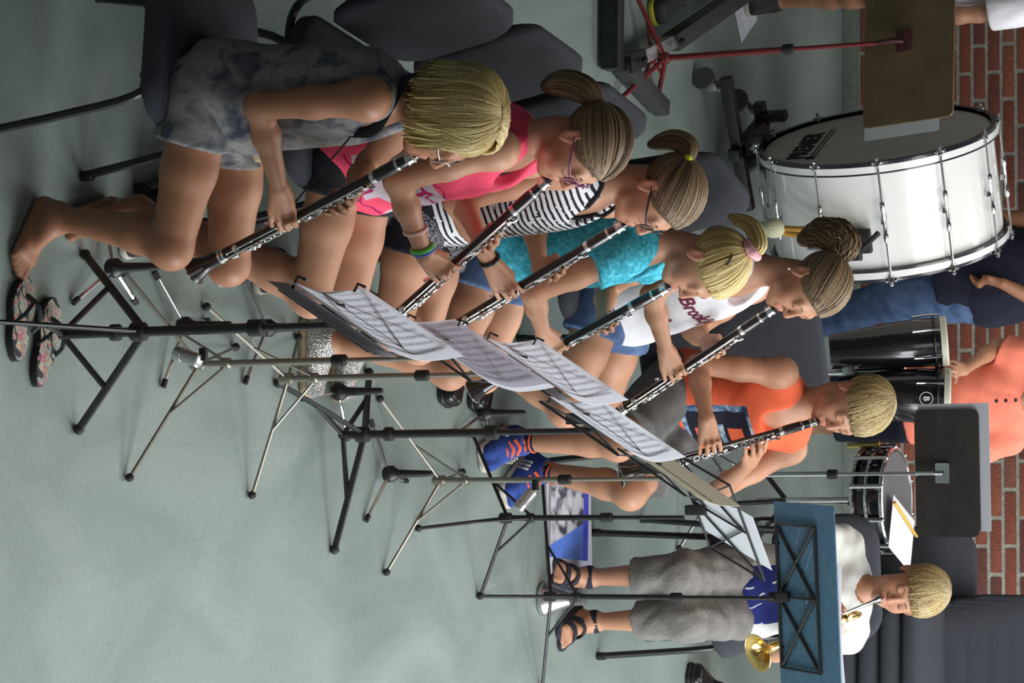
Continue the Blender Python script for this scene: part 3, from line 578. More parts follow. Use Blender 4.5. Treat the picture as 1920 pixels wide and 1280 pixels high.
# ------------------------------------------------------------------ clarinets
BLACKWOOD = mat('clarinet grenadilla', (0.018, 0.014, 0.013), 0.28, coat=0.3, noise=.4, nscale=90)
SILVER = mat('silver plate', (0.80, 0.79, 0.76), 0.18, 1.0)
GOLD = mat('gold lacquer', (0.80, 0.56, 0.20), 0.22, 1.0)
EBONITE = mat('ebonite', (0.012, 0.012, 0.013), 0.2, coat=.5)
def make_clarinet(lig=SILVER, bell_z=.645):
    root = empty('clarinet')
    def pol(a, r, z): a = math.radians(a); return np.array([r*math.sin(a), r*math.cos(a), z])       # a measured from the front (y)
    def lat(name, prof, m, n=20): return MB().lathe(prof, n).obj(name, m, root)
    mp = MB().lathe([(.0015, -.008), (.006, -.004), (.0085, .012), (.0105, .03), (.0125, .05), (.0130, .068)], 18)
    mp.obj('mouthpiece', EBONITE, root)
    lg = MB().lathe([(.0112, .024), (.0134, .025), (.0140, .045), (.0126, .046)], 18); lg.torus((0, 0, .027), (0, 0, 1), .0135, .0014, 18, 6); lg.torus((0, 0, .043), (0, 0, 1), .0140, .0014, 18, 6)
    for z in (.030, .040): lg.tube([(-.008, -.015, z), (.008, -.015, z)], .0022, 6)
    lg.obj('ligature', lig, root)
    lat('barrel', [(.0128, .068), (.0140, .069), (.0148, .085), (.0150, .10), (.0146, .12), (.0138, .134), (.013, .135)], BLACKWOOD)
    lat('upper_joint', [(.0128, .135), (.0132, .136), (.0122, .16), (.0122, .33), (.0130, .349), (.012, .35)], BLACKWOOD)
    lat('lower_joint', [(.0130, .35), (.0136, .351), (.0130, .37), (.0132, .50), (.0142, .548), (.0146, .558), (.013, .559)], BLACKWOOD)
    prof = [(.0146, .559), (.0165, .560), (.0168, .575), (.0175, .595), (.0205, .615), (.0265, .632), (.0335, .644), (.0338, .645), (.0300, .640), (.020, .61), (.010, .59)]
    MB().lathe(prof, 28, caps=True).obj('bell', BLACKWOOD, root)
    rg = lambda z, R, w: MB().lathe([(R-.002, z-w), (R, z-w), (R+.0006, z), (R, z+w), (R-.002, z+w)], 22).obj('ring', SILVER, root)
    rg(.0695, .0146, .0032); rg(.1335, .0146, .0032); rg(.139, .0140, .0026); rg(.3475, .0139, .0030); rg(.3545, .0142, .0030); rg(.5545, .0152, .0036); rg(.563, .0172, .0036)
    MB().torus((0, 0, .6435), (0, 0, 1), .0337, .0014, 28, 6).obj('bell_rim', SILVER, root)
    def rod(a, z0, z1, r=.0021, st=.0168, posts=(0, .5, 1)):
        mb = MB().tube([pol(a, st, z0), pol(a, st, z1)], r, 8)
        for t in posts:
            z = z0+(z1-z0)*t; mb.tube([pol(a, .010, z), pol(a, st, z)], .0014, 6); mb.ball(pol(a, st, z), .0029, 8)
        mb.obj('key_rod', SILVER, root)
    rod(38, .150, .335); rod(-40, .165, .330); rod(62, .200, .340, .0018, .0170); rod(-30, .365, .545); rod(35, .362, .470); rod(-62, .40, .54, .0018)
    def cup(a, z, R, st=.0158, arm=None):
        mb = MB().lathe([(R*.9, -.0022), (R, -.0016), (R, .0012), (R*.7, .0026), (.0006, .0030)], 16, pol(a, st, z), pol(a, 1, 0))
        if arm: mb.tube([pol(a, st+.002, z), pol(arm[0], .019, arm[1])], .0019, 6)
        mb.obj('key', SILVER, root)
    for z in (.205, .232, .259): MB().torus(pol(0, .0150, z), pol(0, 1, 0), .0078, .0016, 18, 6).obj('ring_key', SILVER, root)
    for z in (.382, .409, .436): MB().torus(pol(0, .0160, z), pol(0, 1, 0), .0085, .0017, 18, 6).obj('ring_key', SILVER, root)
    cup(0, .166, .0062, arm=(38, .19)); cup(20, .183, .0052, arm=(38, .21)); cup(-18, .285, .0058, arm=(-40, .30)); cup(8, .318, .0066, arm=(38, .30)); cup(55, .225, .0052, arm=(62, .25)); cup(70, .262, .0052, arm=(62, .28)); cup(60, .302, .0052, arm=(62, .32))
    cup(0, .366, .0078, arm=(35, .38)); cup(14, .490, .0098, .0168, (-30, .475)); cup(10, .528, .0108, .0172, (-30, .515)); cup(-70, .515, .0085, .0165, (-62, .50)); cup(52, .455, .0070, arm=(35, .44))
    for a, z in ((-22, .456), (-8, .461), (-22, .470), (-6, .474)):
        MB().ball(pol(a, .0205, z), .0058, 10, (1, 1, 1.1)).obj('lever', SILVER, root)
    MB().tube([pol(38, .021, .146), pol(30, .019, .160)], [.0036, .0018], 8).obj('lever', SILVER, root)
    for a, z0, z1 in ((75, .335, .290), (85, .335, .275), (95, .335, .262), (65, .335, .300)):
        MB().tube([pol(a, .0165, z0), pol(a, .0175, z1)], [.0034, .0020], 8).obj('trill_lever', SILVER, root)
    MB().tube([pol(180, .012, .425), pol(178, .021, .425), pol(178, .023, .433)], [.005, .005, .004], 8).obj('thumb_rest', SILVER, root)
    return root
def place_clarinet(root, tip, bell, n, label):
    ax = nrm(np.array(bell)-np.array(tip)); root.matrix_world = Matrix.Translation(tuple(tip)) @ frame(ax, n).to_4x4()
    tag(root, label, 'clarinet', 'clarinets being played')
# ------------------------------------------------------------------ shirts and the seven players
def tor_mat(name, base, rough=.85):
    m = bpy.data.materials.new(name); m.use_nodes = True; nt = m.node_tree; N = nt.nodes; L = nt.links; b = N['Principled BSDF']; b.inputs['Roughness'].default_value = rough; b.inputs['Base Color'].default_value = (*base, 1); b.inputs['Specular IOR Level'].default_value = .2
    a = N.new('ShaderNodeAttribute'); a.attribute_name = 'tor'; sep = N.new('ShaderNodeSeparateXYZ'); L.new(a.outputs['Vector'], sep.inputs[0])
    nz = N.new('ShaderNodeTexNoise'); nz.inputs['Scale'].default_value = 55; nz.inputs['Detail'].default_value = 3; L.new(a.outputs['Vector'], nz.inputs['Vector'])
    bp = N.new('ShaderNodeBump'); bp.inputs['Strength'].default_value = .12; bp.inputs['Distance'].default_value = .01; L.new(nz.outputs['Fac'], bp.inputs['Height']); L.new(bp.outputs['Normal'], b.inputs['Normal'])
    return m, nt, b, a.outputs['Vector'], sep.outputs
class NG:
    def __init__(s, nt): s.nt = nt
    def m(s, op, a, b=None, c=None):
        n = s.nt.nodes.new('ShaderNodeMath'); n.operation = op
        for i, v in enumerate((a, b, c)):
            if v is None: continue
            if isinstance(v, (int, float)): n.inputs[i].default_value = v
            else: s.nt.links.new(v, n.inputs[i])
        return n.outputs[0]
    def box(s, v, lo, hi): return s.m('MULTIPLY', s.m('GREATER_THAN', v, lo), s.m('LESS_THAN', v, hi))
    def mul(s, *a):
        o = a[0]
        for x in a[1:]: o = s.m('MULTIPLY', o, x)
        return o
    def mix(s, f, a, b):
        n = s.nt.nodes.new('ShaderNodeMix'); n.data_type = 'RGBA'
        if isinstance(f, (int, float)): n.inputs['Factor'].default_value = f
        else: s.nt.links.new(f, n.inputs['Factor'])
        for k, v in (('A', a), ('B', b)):
            if isinstance(v, tuple): n.inputs[k].default_value = (*v, 1)
            else: s.nt.links.new(v, n.inputs[k])
        return n.outputs['Result']
    def noise(s, vec, sc, det=3, dist=0):
        n = s.nt.nodes.new('ShaderNodeTexNoise'); n.inputs['Scale'].default_value = sc; n.inputs['Detail'].default_value = det; n.inputs['Distortion'].default_value = dist; s.nt.links.new(vec, n.inputs['Vector']); return n.outputs['Fac']
    def wave(s, vec, sc, dist, det=1.0, direction='Z'):
        n = s.nt.nodes.new('ShaderNodeTexWave'); n.inputs['Scale'].default_value = sc; n.inputs['Distortion'].default_value = dist; n.inputs['Detail'].default_value = det; n.bands_direction = direction; s.nt.links.new(vec, n.inputs['Vector']); return n.outputs['Fac']
    def ramp(s, v, stops):
        n = s.nt.nodes.new('ShaderNodeValToRGB'); e = n.color_ramp.elements
        while len(e) < len(stops): e.new(.5)
        for i, (p, c) in enumerate(stops): e[i].position = p; e[i].color = (*c, 1)
        s.nt.links.new(v, n.inputs['Fac']); return n.outputs['Color']
def m_tiedye():
    m, nt, b, v, x = tor_mat('tie dye cotton', (.3, .3, .3)); g = NG(nt); n = g.noise(v, 17, 6, .35); c = g.ramp(n, [(.30, (.035, .042, .065)), (.42, (.13, .135, .15)), (.52, (.25, .24, .225)), (.64, (.17, .175, .18)), (.75, (.33, .34, .37))]); nt.links.new(c, b.inputs['Base Color']); return m
def m_pink():
    m, nt, b, v, x = tor_mat('pink printed cotton', (.86, .10, .17)); g = NG(nt)
    gr = g.mul(g.box(x[2], .055, .235), g.m('GREATER_THAN', x[1], .035), g.m('LESS_THAN', g.noise(v, 9, 2), .62)); c = g.mix(gr, (.87, .085, .165), (.55, .47, .53))
    w = g.wave(v, 7, 16, 2.0); c = g.mix(g.mul(g.m('LESS_THAN', w, .10), g.box(x[2], .035, .25), g.m('GREATER_THAN', x[1], .03)), c, (.42, .015, .11)); nt.links.new(c, b.inputs['Base Color']); return m
def m_stripes():
    m, nt, b, v, x = tor_mat('black and white striped cotton', (.8, .8, .8)); g = NG(nt)
    p = g.m('ADD', x[2], g.m('MULTIPLY', g.noise(v, 14, 2), .012)); f = g.m('FRACT', g.m('MULTIPLY', p, 62.0)); st = g.m('LESS_THAN', f, .42)
    brk = g.m('GREATER_THAN', g.noise(v, 45, 1), .36); c = g.mix(g.mul(st, brk), (.72, .72, .74), (.018, .018, .03)); blot = g.mul(g.m('GREATER_THAN', g.noise(v, 30, 2), .66), g.m('GREATER_THAN', x[2], .2)); c = g.mix(blot, c, (.02, .02, .03)); nt.links.new(c, b.inputs['Base Color']); return m
def m_lace():
    m, nt, b, v, x = tor_mat('turquoise lace', (.05, .42, .55)); g = NG(nt); n = g.noise(v, 60, 3, 1.0); c = g.ramp(n, [(.35, (.035, .28, .38)), (.55, (.06, .44, .58)), (.72, (.16, .62, .75))]); nt.links.new(c, b.inputs['Base Color']); return m
def m_orange():
    m, nt, b, v, x = tor_mat('orange cotton with number print', (.88, .16, .075)); g = NG(nt)
    n = g.noise(v, 30, 4, 1.0); mar = g.ramp(n, [(.35, (.03, .05, .12)), (.5, (.16, .27, .42)), (.62, (.55, .58, .60)), (.7, (.12, .2, .36))])
    front = g.m('GREATER_THAN', x[1], .0); lx = x[0]; lz = x[2]
    def bx(a0, a1, b0, b1): return g.mul(g.box(lx, a0, a1), g.box(lz, b0, b1), front)
    outer = bx(-.095, .072, .060, .290); inner = bx(-.095, .052, .076, .280); h1 = bx(-.060, -.010, .205, .255); h2 = bx(-.060, -.010, .095, .160); nb = bx(-.095, .002, .172, .192)
    c = g.mix(outer, (.88, .155, .07), mar); c = g.mix(inner, c, (.016, .016, .03)); c = g.mix(nb, c, mar); c = g.mix(h1, c, (.88, .155, .07)); c = g.mix(h2, c, (.88, .155, .07)); nt.links.new(c, b.inputs['Base Color']); return m
def m_white_blue():
    m, nt, b, v, x = tor_mat('white cotton with blue square print', (.74, .74, .72)); g = NG(nt)
    sq = g.mul(g.box(x[0], -.098, .092), g.box(x[2], .03, .300), g.m('GREATER_THAN', x[1], 0.0)); w = g.wave(v, 9, 9, 2.0, 'X'); lines = g.mul(g.m('LESS_THAN', w, .08), g.m('GREATER_THAN', g.noise(v, 16, 1), .52))
    c = g.mix(sq, (.64, .64, .61), g.mix(lines, (.022, .032, .17), (.62, .66, .72))); nt.links.new(c, b.inputs['Base Color']); return m
WHITE_COT = mat('white cotton', (.80, .79, .84), .85, bump=.15, bscale=60, noise=.04)
BLACK_COT = mat('black cotton', (.012, .012, .016), .9, bump=.1, bscale=80)
LACE_BW = mat('black cotton with white lace print', (.014, .014, .018), .9, col2=None)
def m_fringe():
    m, nt, b, v, x = tor_mat('black cotton with white edging', (.014, .014, .018)); g = NG(nt); n = g.noise(v, 70, 2, 3.0); z = g.noise(v, 7, 1)
    c = g.mix(g.mul(g.box(n, .47, .52), g.m('GREATER_THAN', z, .48)), (.012, .012, .018), (.62, .62, .64)); nt.links.new(c, b.inputs['Base Color']); return m
DENIM = mat('blue denim', (.045, .085, .20), .9, col2=(.10, .17, .32), nscale=25, bump=.2, bscale=300)
BEIGE = mat('beige cotton', (.42, .34, .22), .9, bump=.2, bscale=90)
GREY_COT = mat('grey washed cotton', (.105, .105, .105), .92, col2=(.17, .168, .16), nscale=18, bump=.25, bscale=120)
GREY_PANT = mat('grey brown cotton', (.16, .15, .14), .92, col2=(.215, .20, .185), nscale=22, bump=.3, bscale=90)
NAVY = mat('navy cloth', (.010, .013, .032), .9, bump=.1, bscale=100)
BLONDE = hair_mat('blonde hair', (.30, .20, .055), (.74, .60, .28)); DKBLOND = hair_mat('dark blond hair', (.125, .075, .028), (.46, .335, .17)); BROWN = hair_mat('brown hair', (.030, .017, .009), (.17, .105, .058)); BROWN2 = hair_mat('light brown hair', (.065, .038, .018), (.30, .205, .115)); SANDY = hair_mat('sandy hair', (.15, .095, .032), (.52, .40, .19))
BROW = mat('brow hair', (.20, .12, .06), .8); BROW_D = mat('dark brow hair', (.07, .04, .025), .8)
LENS = mat('spectacle lens', (.9, .92, .95), .03); LENS.node_tree.nodes['Principled BSDF'].inputs['Transmission Weight'].default_value = 1.0; LENS.node_tree.nodes['Principled BSDF'].inputs['IOR'].default_value = 1.02
FR_PINK = mat('plum plastic', (.22, .05, .14), .3); FR_BLACK = mat('black plastic', (.012, .012, .014), .35); FR_METAL = mat('thin metal', (.35, .35, .36), .3, .9)
NEON = mat('neon yellow elastic', (.62, .75, .03), .7); PINKFLUFF = mat('pale pink plush', (.80, .42, .46), .95, bump=.6, bscale=300)
clar0 = make_clarinet(); clar_gold = None
def project_text(p, shirt, body, size, lat, up, m, sx=1.0, shear=.0, name='lettering', offset=0.0, back=0.0):
    cu = bpy.data.curves.new('t', 'FONT'); cu.body = body; cu.size = size; cu.align_x = 'CENTER'; cu.align_y = 'CENTER'; cu.shear = shear; cu.offset = offset; cu.resolution_u = 3
    t = bpy.data.objects.new('t', cu); COL.objects.link(t); me = bpy.data.meshes.new_from_object(t.evaluated_get(bpy.context.evaluated_depsgraph_get())); bpy.data.objects.remove(t); bpy.data.curves.remove(cu)
    stick(p, shirt, me, lat, up, sx); me.materials.clear(); me.name = name; return link(name, me, m, shirt)
def stick(p, shirt, me, lat, up, sx=1.0):
    V, Q = p.last; bv = BVHTree.FromPolygons([Vector(v) for v in V], [tuple(q) for q in Q.tolist()])
    for v in me.vertices:
        o = p.P + p.Rt*(lat-v.co.x*sx) + p.ua*(up+v.co.y) + p.Ft*.4; h = bv.ray_cast(Vector(o), Vector(-p.Ft)); q = Vector(h[0]) + Vector(p.Ft)*.0022 if h[0] is not None else Vector(o-p.Ft*.3); v.co = q-Vector(p.loc)
def player(key, label, tR=None, tL=None, clar=None, clabel=None, feetdir=None, **kw):
    J = POSE[key]; p = Person(J, label); p.hands = {}
    if tR is not None:
        hd, ax, n = clarinet_hands(J, tR, tL, p.F, J['S'], p.R); p.hands = hd; p.n = n
        c = clar0 if clar is None else clar; place_clarinet(c, J['tip'], J['bell'], n, clabel)
    return p

# 1: girl with blond bob, grey dyed top
g1 = player('G1', 'barefoot girl with short blond bob in grey dyed top playing clarinet', .38, .25, clar0, 'black clarinet of the barefoot blond girl in the grey top')
g1.body(SKIN_TAN, toes={'R': np.array([.80, -.60, 0]), 'L': np.array([.25, -1, 0])}); g1.face_marks(BROW)
g1.shorts(BEIGE, .30, .006, flare=.004); g1.tank(m_tiedye(), .013, -.02, .03, .052, 'tunic_top', loose=.03, wr=.007)
F_ = Field(.006); k = g1.k
for q in 'RL': F_.cap(g1.J['hip'+q], g1.J['hip'+q]+(g1.J['kn'+q]-g1.J['hip'+q])*.34, .096, .094, .05, flat=True)
F_.cap(g1.T(0, -.04), g1.T(0, .04), .104, .104, .05); F_.cap(g1.T(0), g1.T(.2), .098, .09, .05); F_.cut(g1.T(.12), g1.ua)
g1.cloth('tunic_skirt', F_, bpy.data.materials['tie dye cotton'], 2, .005)
g1.hair(BLONDE, 'bob', 3, .15, 1500, part=.12, bob=.085)
g1.glasses(FR_METAL, LENS)
STRAP = mat('black neoprene', (.012, .012, .015), .75)
J = g1.J; cpt = J['tip']+(J['bell']-J['tip'])*.60
pth = bezier([g1.H((-.055, -.075, -.085)), g1.H((.02, -.085, -.105)), g1.H((.068, -.03, -.115)), g1.H((.070, .035, -.150)), g1.H((.045, .055, -.215))], 5)
so = MB().tube([x-g1.loc for x in pth], [.011+.008*math.sin(math.pi*i/(len(pth)-1)) for i in range(len(pth))], 8, flat=.30).obj('neck_strap', STRAP, g1.root)
MB().tube([pth[-1]-g1.loc, cpt-g1.F*.02-g1.loc], .0022, 6).obj('cord', STRAP, so); MB().box(pth[-1]-g1.loc, (.012, .012, .014), bev=.002).obj('buckle', SILVER, so)

# 2: girl in pink
g2 = player('G2', 'girl with brown ponytail and plum glasses in neon pink tank top', .36, .22, copy_tree(clar0), 'black clarinet of the girl in the neon pink tank top')
g2.body(SKIN_WARM, bare_feet=False, toes={'R': np.array([.15, -1, 0]), 'L': np.array([.2, -1, 0])}); g2.face_marks(BROW_D)
g2.shorts(BLACK_COT, .30, .010); g2.tank(m_pink(), .014, -.03, .045, .050, loose=.022, wr=.006, strap=.72, front=.062)
F_ = Field(.006); g2.torso(F_, .005, False); k = g2.k
for q in ('shR', 'shL'): e = g2.N-g2.ua*.035*k; F_.cap(e, e+(g2.J[q]-e)*.45, .049*k, .046*k, .03)
F_.sub_cap(g2.N+g2.ua*.1*k+g2.Ft*.03, g2.N-g2.ua*.01*k+g2.Ft*.03*k, .046*k, .045*k); F_.sub_cap(g2.N+g2.ua*.04*k+g2.Ft*.09*k, g2.N-g2.ua*.04*k+g2.Ft*.10*k, .05*k, .045*k); F_.cut(g2.T(.55), -g2.ua)
g2.cloth('undershirt', F_, BLACK_COT, 2)
g2.hair(BROWN2, 'tied', 5, .25, 900, tie=(-.0, -.106, .012), tail={'path': [(.01, -.135, -.02), (.02, -.145, -.075), (.015, -.135, -.125)], 'r': .026, 'n': 150})
MB().torus(g2.H((0, -.108, .010))-g2.loc, g2.hR[1]+g2.hR[2]*.4, .0135, .0062, 18, 8).obj('hair_tie', NEON, g2.root); g2.glasses(FR_PINK, LENS, r=.0022, temple=.0026)
g2.band('R', .66, .0045, .0275, mat('pale pink beads', (.78, .52, .55), .5), tilt=.3); b_ = g2.band('R', .90, .0060, .0245, mat('green silicone', (.10, .48, .06), .6), 'wristband', .2); b2 = g2.band('R', .94, .0056, .0238, mat('blue silicone', (.05, .12, .60), .6), 'wristband', .2)

for q, d in (('R', (.15, -1)), ('L', (.2, -1))): g2.shoe(q, d, mat('dark canvas', (.03, .03, .035), .85), mat('pale rubber', (.5, .48, .42), .8))
# 3: girl in stripes
g3 = player('G3', 'girl with black glasses in black and white striped tank top', .37, .23, copy_tree(clar0), 'black clarinet with brass ligature of the girl in the striped top')
g3.body(SKIN_WARM, bare_feet=False, toes={'R': np.array([.1, -1, 0]), 'L': np.array([.1, -1, 0])}); g3.face_marks(BROW_D)
g3.shorts(m_fringe(), .42, .012); g3.tank(m_stripes(), .011, -.02, .055, .052, loose=.014, strap=.70, front=.035)
F_ = Field(.005); k = g3.k; pts = []
for i in range(0, 13):
    w = math.radians(-200+i*400/12) ; 
nk = [g3.N+g3.Rt*x*k+g3.Ft*y*k+g3.ua*z*k for x, y, z in ((.068, -.035, .012), (.066, .015, .010), (.052, .055, -.035), (.028, .072, -.075), (0, .077, -.092), (-.028, .072, -.075), (-.052, .055, -.035), (-.066, .015, .010), (-.068, -.035, .012))]
V_, Q_ = g3.last; bv_ = BVHTree.FromPolygons([Vector(v) for v in V_], [tuple(q) for q in Q_.tolist()]); pth = []
for x in bezier(nk, 4): h_ = bv_.find_nearest(Vector(x)); pth.append(np.array(h_[0])-g3.loc)
MB().tube(pth, .0105, 8, flat=.55).obj('neckline_trim', BLACK_COT, g3.root)
g3.hair(BROWN2, 'tied', 8, .2, 900, tie=(.012, -.098, .058), tail={'path': [(.0, -.135, .045), (-.02, -.150, -.01), (-.03, -.13, -.07)], 'r': .020, 'n': 90})
MB().torus(g3.H((.012, -.101, .060))-g3.loc, g3.hR[1]-g3.hR[2]*.3, .011, .0058, 18, 8).obj('hair_tie', NEON, g3.root); MB().ball(g3.H((.030, -.102, .066))-g3.loc, .0105, 12).obj('hair_tie_bead', NEON, g3.root); g3.glasses(FR_BLACK, LENS, r=.0017, temple=.0026)
g3.band('R', .93, .0058, .0240, FR_BLACK, 'wristband', .1)

for q in 'RL': g3.shoe(q, (.1, -1), mat('dark canvas', (.03, .03, .035), .85), mat('pale rubber', (.5, .48, .42), .8))
# 4: girl in turquoise
g4 = player('G4', 'blond girl with pink scrunchie in turquoise lace top', .37, .22, copy_tree(clar0), 'black clarinet of the blond girl in the turquoise lace top')
g4.body(SKIN_WARM, bare_feet=False, toes={'R': np.array([1, -.05, 0]), 'L': np.array([1, .05, 0])}); g4.face_marks(BROW)
g4.shorts(DENIM, .36, .012); g4.tank(m_lace(), .012, -.04, .05, name='lace_top', sleeve=.30, loose=.02, wr=.0055, front=.05)
g4.hair(BLONDE, 'tied', 11, .2, 900, tie=(.0, -.072, .098), tail={'path': [(-.01, -.10, .115), (-.02, -.145, .07), (-.02, -.15, .0)], 'r': .018, 'n': 80})
F_ = Field(.004)
for i in range(9): w = i*2*math.pi/9; F_.sph(g4.H((.022*math.cos(w), -.082+.012*math.sin(w), .108+.020*math.sin(w))), .0125+.002*math.sin(3*w), .008)
g4.cloth('scrunchie', F_, PINKFLUFF, 1)
cl = arc_ = [g4.H(g4.hp_((.72, y, z), 1.06))-g4.loc for y, z in ((-.35, .62), (-.15, .60), (.05, .55))]; MB().tube(cl, .0035, 6, flat=.6).obj('hair_clip', FR_METAL, g4.root)
SIL_SHOE = mat('silver sequin shoe', (.62, .62, .60), .22, .85, bump=.8, bscale=220, noise=.5, nscale=160); TAN_SOLE = mat('tan rubber sole', (.42, .33, .20), .8)
for q in 'RL': g4.shoe(q, (1, -.05 if q == 'R' else .05), SIL_SHOE, TAN_SOLE)

# 5: girl in white
g5 = player('G5', 'girl with brown bun and pearl earring in white tank top with maroon lettering', .37, .22, copy_tree(clar0), 'black clarinet of the girl in the white tank top')
g5.body(SKIN_WARM, bare_feet=False); g5.face_marks(BROW)
g5.shorts(DENIM, .36, .014, flare=.012); sh_ = g5.tank(WHITE_COT, .013, -.04, .05, .054, loose=.018, wr=.0055, strap=.70, front=.045)
MAROON = mat('maroon print', (.16, .012, .04), .8); project_text(g5, sh_, 'Brooklyn', .062, .0, .265, MAROON, .85, .25, offset=.0012)
st = bpy.data.meshes.new('star'); P_ = [(.012*(1 if i % 2 == 0 else .42)*math.sin(i*math.pi/5), .012*(1 if i % 2 == 0 else .42)*math.cos(i*math.pi/5), 0) for i in range(10)]; st.from_pydata(P_+[(0, 0, 0)], [], [(10, (i+1) % 10, i) for i in range(10)]); stick(g5, sh_, st, .035, .185); link('star', st, MAROON, sh_)
g5.hair(BROWN2, 'tied', 14, .35, 900, tie=(.0, -.105, .045), tail={'path': [(.005, -.15, .055), (.01, -.17, .02), (.01, -.165, -.035), (.0, -.14, -.08)], 'r': .034, 'n': 190, 'curl': .008})
MB().ball(g5.H((.083, -.004, -.040))-g5.loc, .0042, 10).obj('earring', mat('pearl', (.85, .82, .76), .2), g5.root)
MB().tube([x-g5.loc for x in bezier([g5.N+g5.Rt*.052+g5.ua*.012, g5.N+g5.Rt*.050+g5.Ft*.04-g5.ua*.012, g5.N+g5.Ft*.062-g5.ua*.030, g5.N-g5.Rt*.050+g5.Ft*.04-g5.ua*.012], 4)], .0026, 6).obj('necklace', mat('dark red cord', (.20, .02, .02), .7), g5.root)
BLK_SHOE = mat('black patent flat', (.012, .012, .012), .25); 
for q in 'RL': g5.shoe(q, g5.F, BLK_SHOE, FR_BLACK, low=True)

# 6: boy in orange
b6 = player('B6', 'boy with sandy hair in orange tank top and blue sneakers playing clarinet', .36, .22, copy_tree(clar0), 'black clarinet of the boy in the orange tank top')
fd = {'R': np.array([.28, -.96, 0]), 'L': np.array([.45, -.89, 0])}
b6.body(SKIN_WARM, bare_feet=False, toes=fd); b6.face_marks(BROW)
b6.shorts(GREY_COT, .80, .018, flare=.014, wr=.005); b6.tank(m_orange(), .014, -.03, .035, .052, loose=.022, wr=.0065, strap=.75, front=.035)
b6.hair(SANDY, 'short', 17, .35, 1300, whorl=(.1, -.5, .8), fringe=.012, part=-.3)
BLUE_SHOE = mat('blue suede', (.022, .06, .28), .9, bump=.2, bscale=300, noise=.2); SOLE_W = mat('cream rubber', (.52, .48, .40), .8); ORANGE_L = mat('neon orange lace', (.90, .12, .03), .8); STRIPE_W = mat('pale suede stripe', (.55, .52, .44), .9); SOCK = mat('navy sock', (.015, .02, .06), .95)
for q in 'RL':
    so, g, t, l, k = b6.shoe(q, fd[q], BLUE_SHOE, SOLE_W, 'sneaker', length=.165, wide=1.1)
    for i in range(4):
        c = g+t*(.030+.021*i)*k+np.array([0, 0, .0965-.0118*i])*k
        MB().tube([x-b6.loc for x in bezier([c-l*.024*k-np.array([0, 0, .010]), c+np.array([0, 0, .004])+t*.003, c+l*.024*k-np.array([0, 0, .010])], 4)], .0055, 6, flat=.7).obj('lace', ORANGE_L, so)
    for i in range(3):
        for sg in (-1, 1):
            c = g+t*(.020+.020*i)*k+l*sg*.0435*k+np.array([0, 0, .044*k]); MB().box(c-b6.loc, (.007, .020, .040), np.array([[t[0], l[0], 0], [t[1], l[1], 0], [0, 0, 1]]) @ np.array([[1, 0, .3], [0, .35, 0], [0, 0, 1]])).obj('stripe', STRIPE_W, so)
    A = b6.J['an'+q]; kn = b6.J['kn'+q]; F_ = Field(.005); F_.cap(A-np.array([0, 0, .02]), A+(kn-A)*.16, .033, .031, .01, flat=True); b6.cloth('sock', F_, SOCK, 1)
    MB().torus(A+(kn-A)*.13-b6.loc, kn-A, .0315, .0035, 20, 6).obj('sock_band', ORANGE_L, b6.root)

# 7: boy with trumpet
p7 = Person(POSE['P7'], 'boy with tousled blond hair in white T-shirt playing trumpet'); J = p7.J
# trumpet and its player
def make_trumpet():
    r = empty('trumpet')       # local z: from the mouthpiece forward, y: up
    MB().lathe([(.0135, 0), (.0140, .002), (.0138, .010), (.0095, .022), (.0060, .032), (.0052, .05), (.0058, .085)], 18).obj('mouthpiece', SILVER, r)
    MB().tube([(0, 0, .06), (0, 0, .33)], .0062, 10).obj('leadpipe', SILVER, r)
    MB().tube(bezier([(0, 0, .33), (0, -.008, .352), (0, -.030, .362), (0, -.052, .352), (0, -.060, .33), (0, -.060, .22)], 5), .0064, 10).obj('tuning_slide', GOLD, r)
    for i, z in enumerate((.165, .193, .221)):
        v = MB().lathe([(.010, -.085), (.0125, -.083), (.0125, .018), (.0105, .020), (.004, .024), (.004, .036), (.009, .038), (.009, .042)], 16, (.012, 0, z), (0, 1, 0)).obj('valve', GOLD if i != 1 else GOLD, r)
    MB().tube(bezier([(.024, -.004, .20), (.026, -.004, .12), (.026, -.010, .085), (.026, -.036, .070), (.026, -.062, .085), (.026, -.066, .12), (.026, -.066, .30)], 6), .0062, 10).obj('bell_bow', GOLD, r)
    MB().tube([(.026, -.066, .28), (.024, -.045, .335)], [.0066, .008], 10).obj('bell_tube', GOLD, r)
    prof = [(.0075, .32), (.0095, .36), (.0130, .40), (.0190, .43), (.0310, .458), (.0480, .474), (.0590, .480), (.0605, .482), (.0585, .4815), (.045, .473), (.028, .455), (.016, .428), (.009, .39)]
    MB().lathe(prof, 32, (.024, -.045, 0)).obj('bell', GOLD, r); MB().torus((.024, -.045, .4812), (0, 0, 1), .0600, .0016, 32, 6).obj('bell_rim', GOLD, r)
    MB().tube([(.013, -.03, .15), (.013, -.03, .235)], .0052, 8).obj('valve_slide', SILVER, r)
    return r
tr = make_trumpet(); mouth7 = np.array(POSE['P7']['mouth']); a7 = nrm(np.array([.110, -.385, -.245])); tr.matrix_world = Matrix.Translation(tuple(mouth7+a7*.004)) @ frame(a7, (-.15, 0, 1)).to_4x4()
tag(tr, 'brass trumpet with silver leadpipe held by the boy in white', 'trumpet'); TM = np.array(tr.matrix_world); tw = lambda p: (TM @ np.array([*p, 1.0]))[:3]
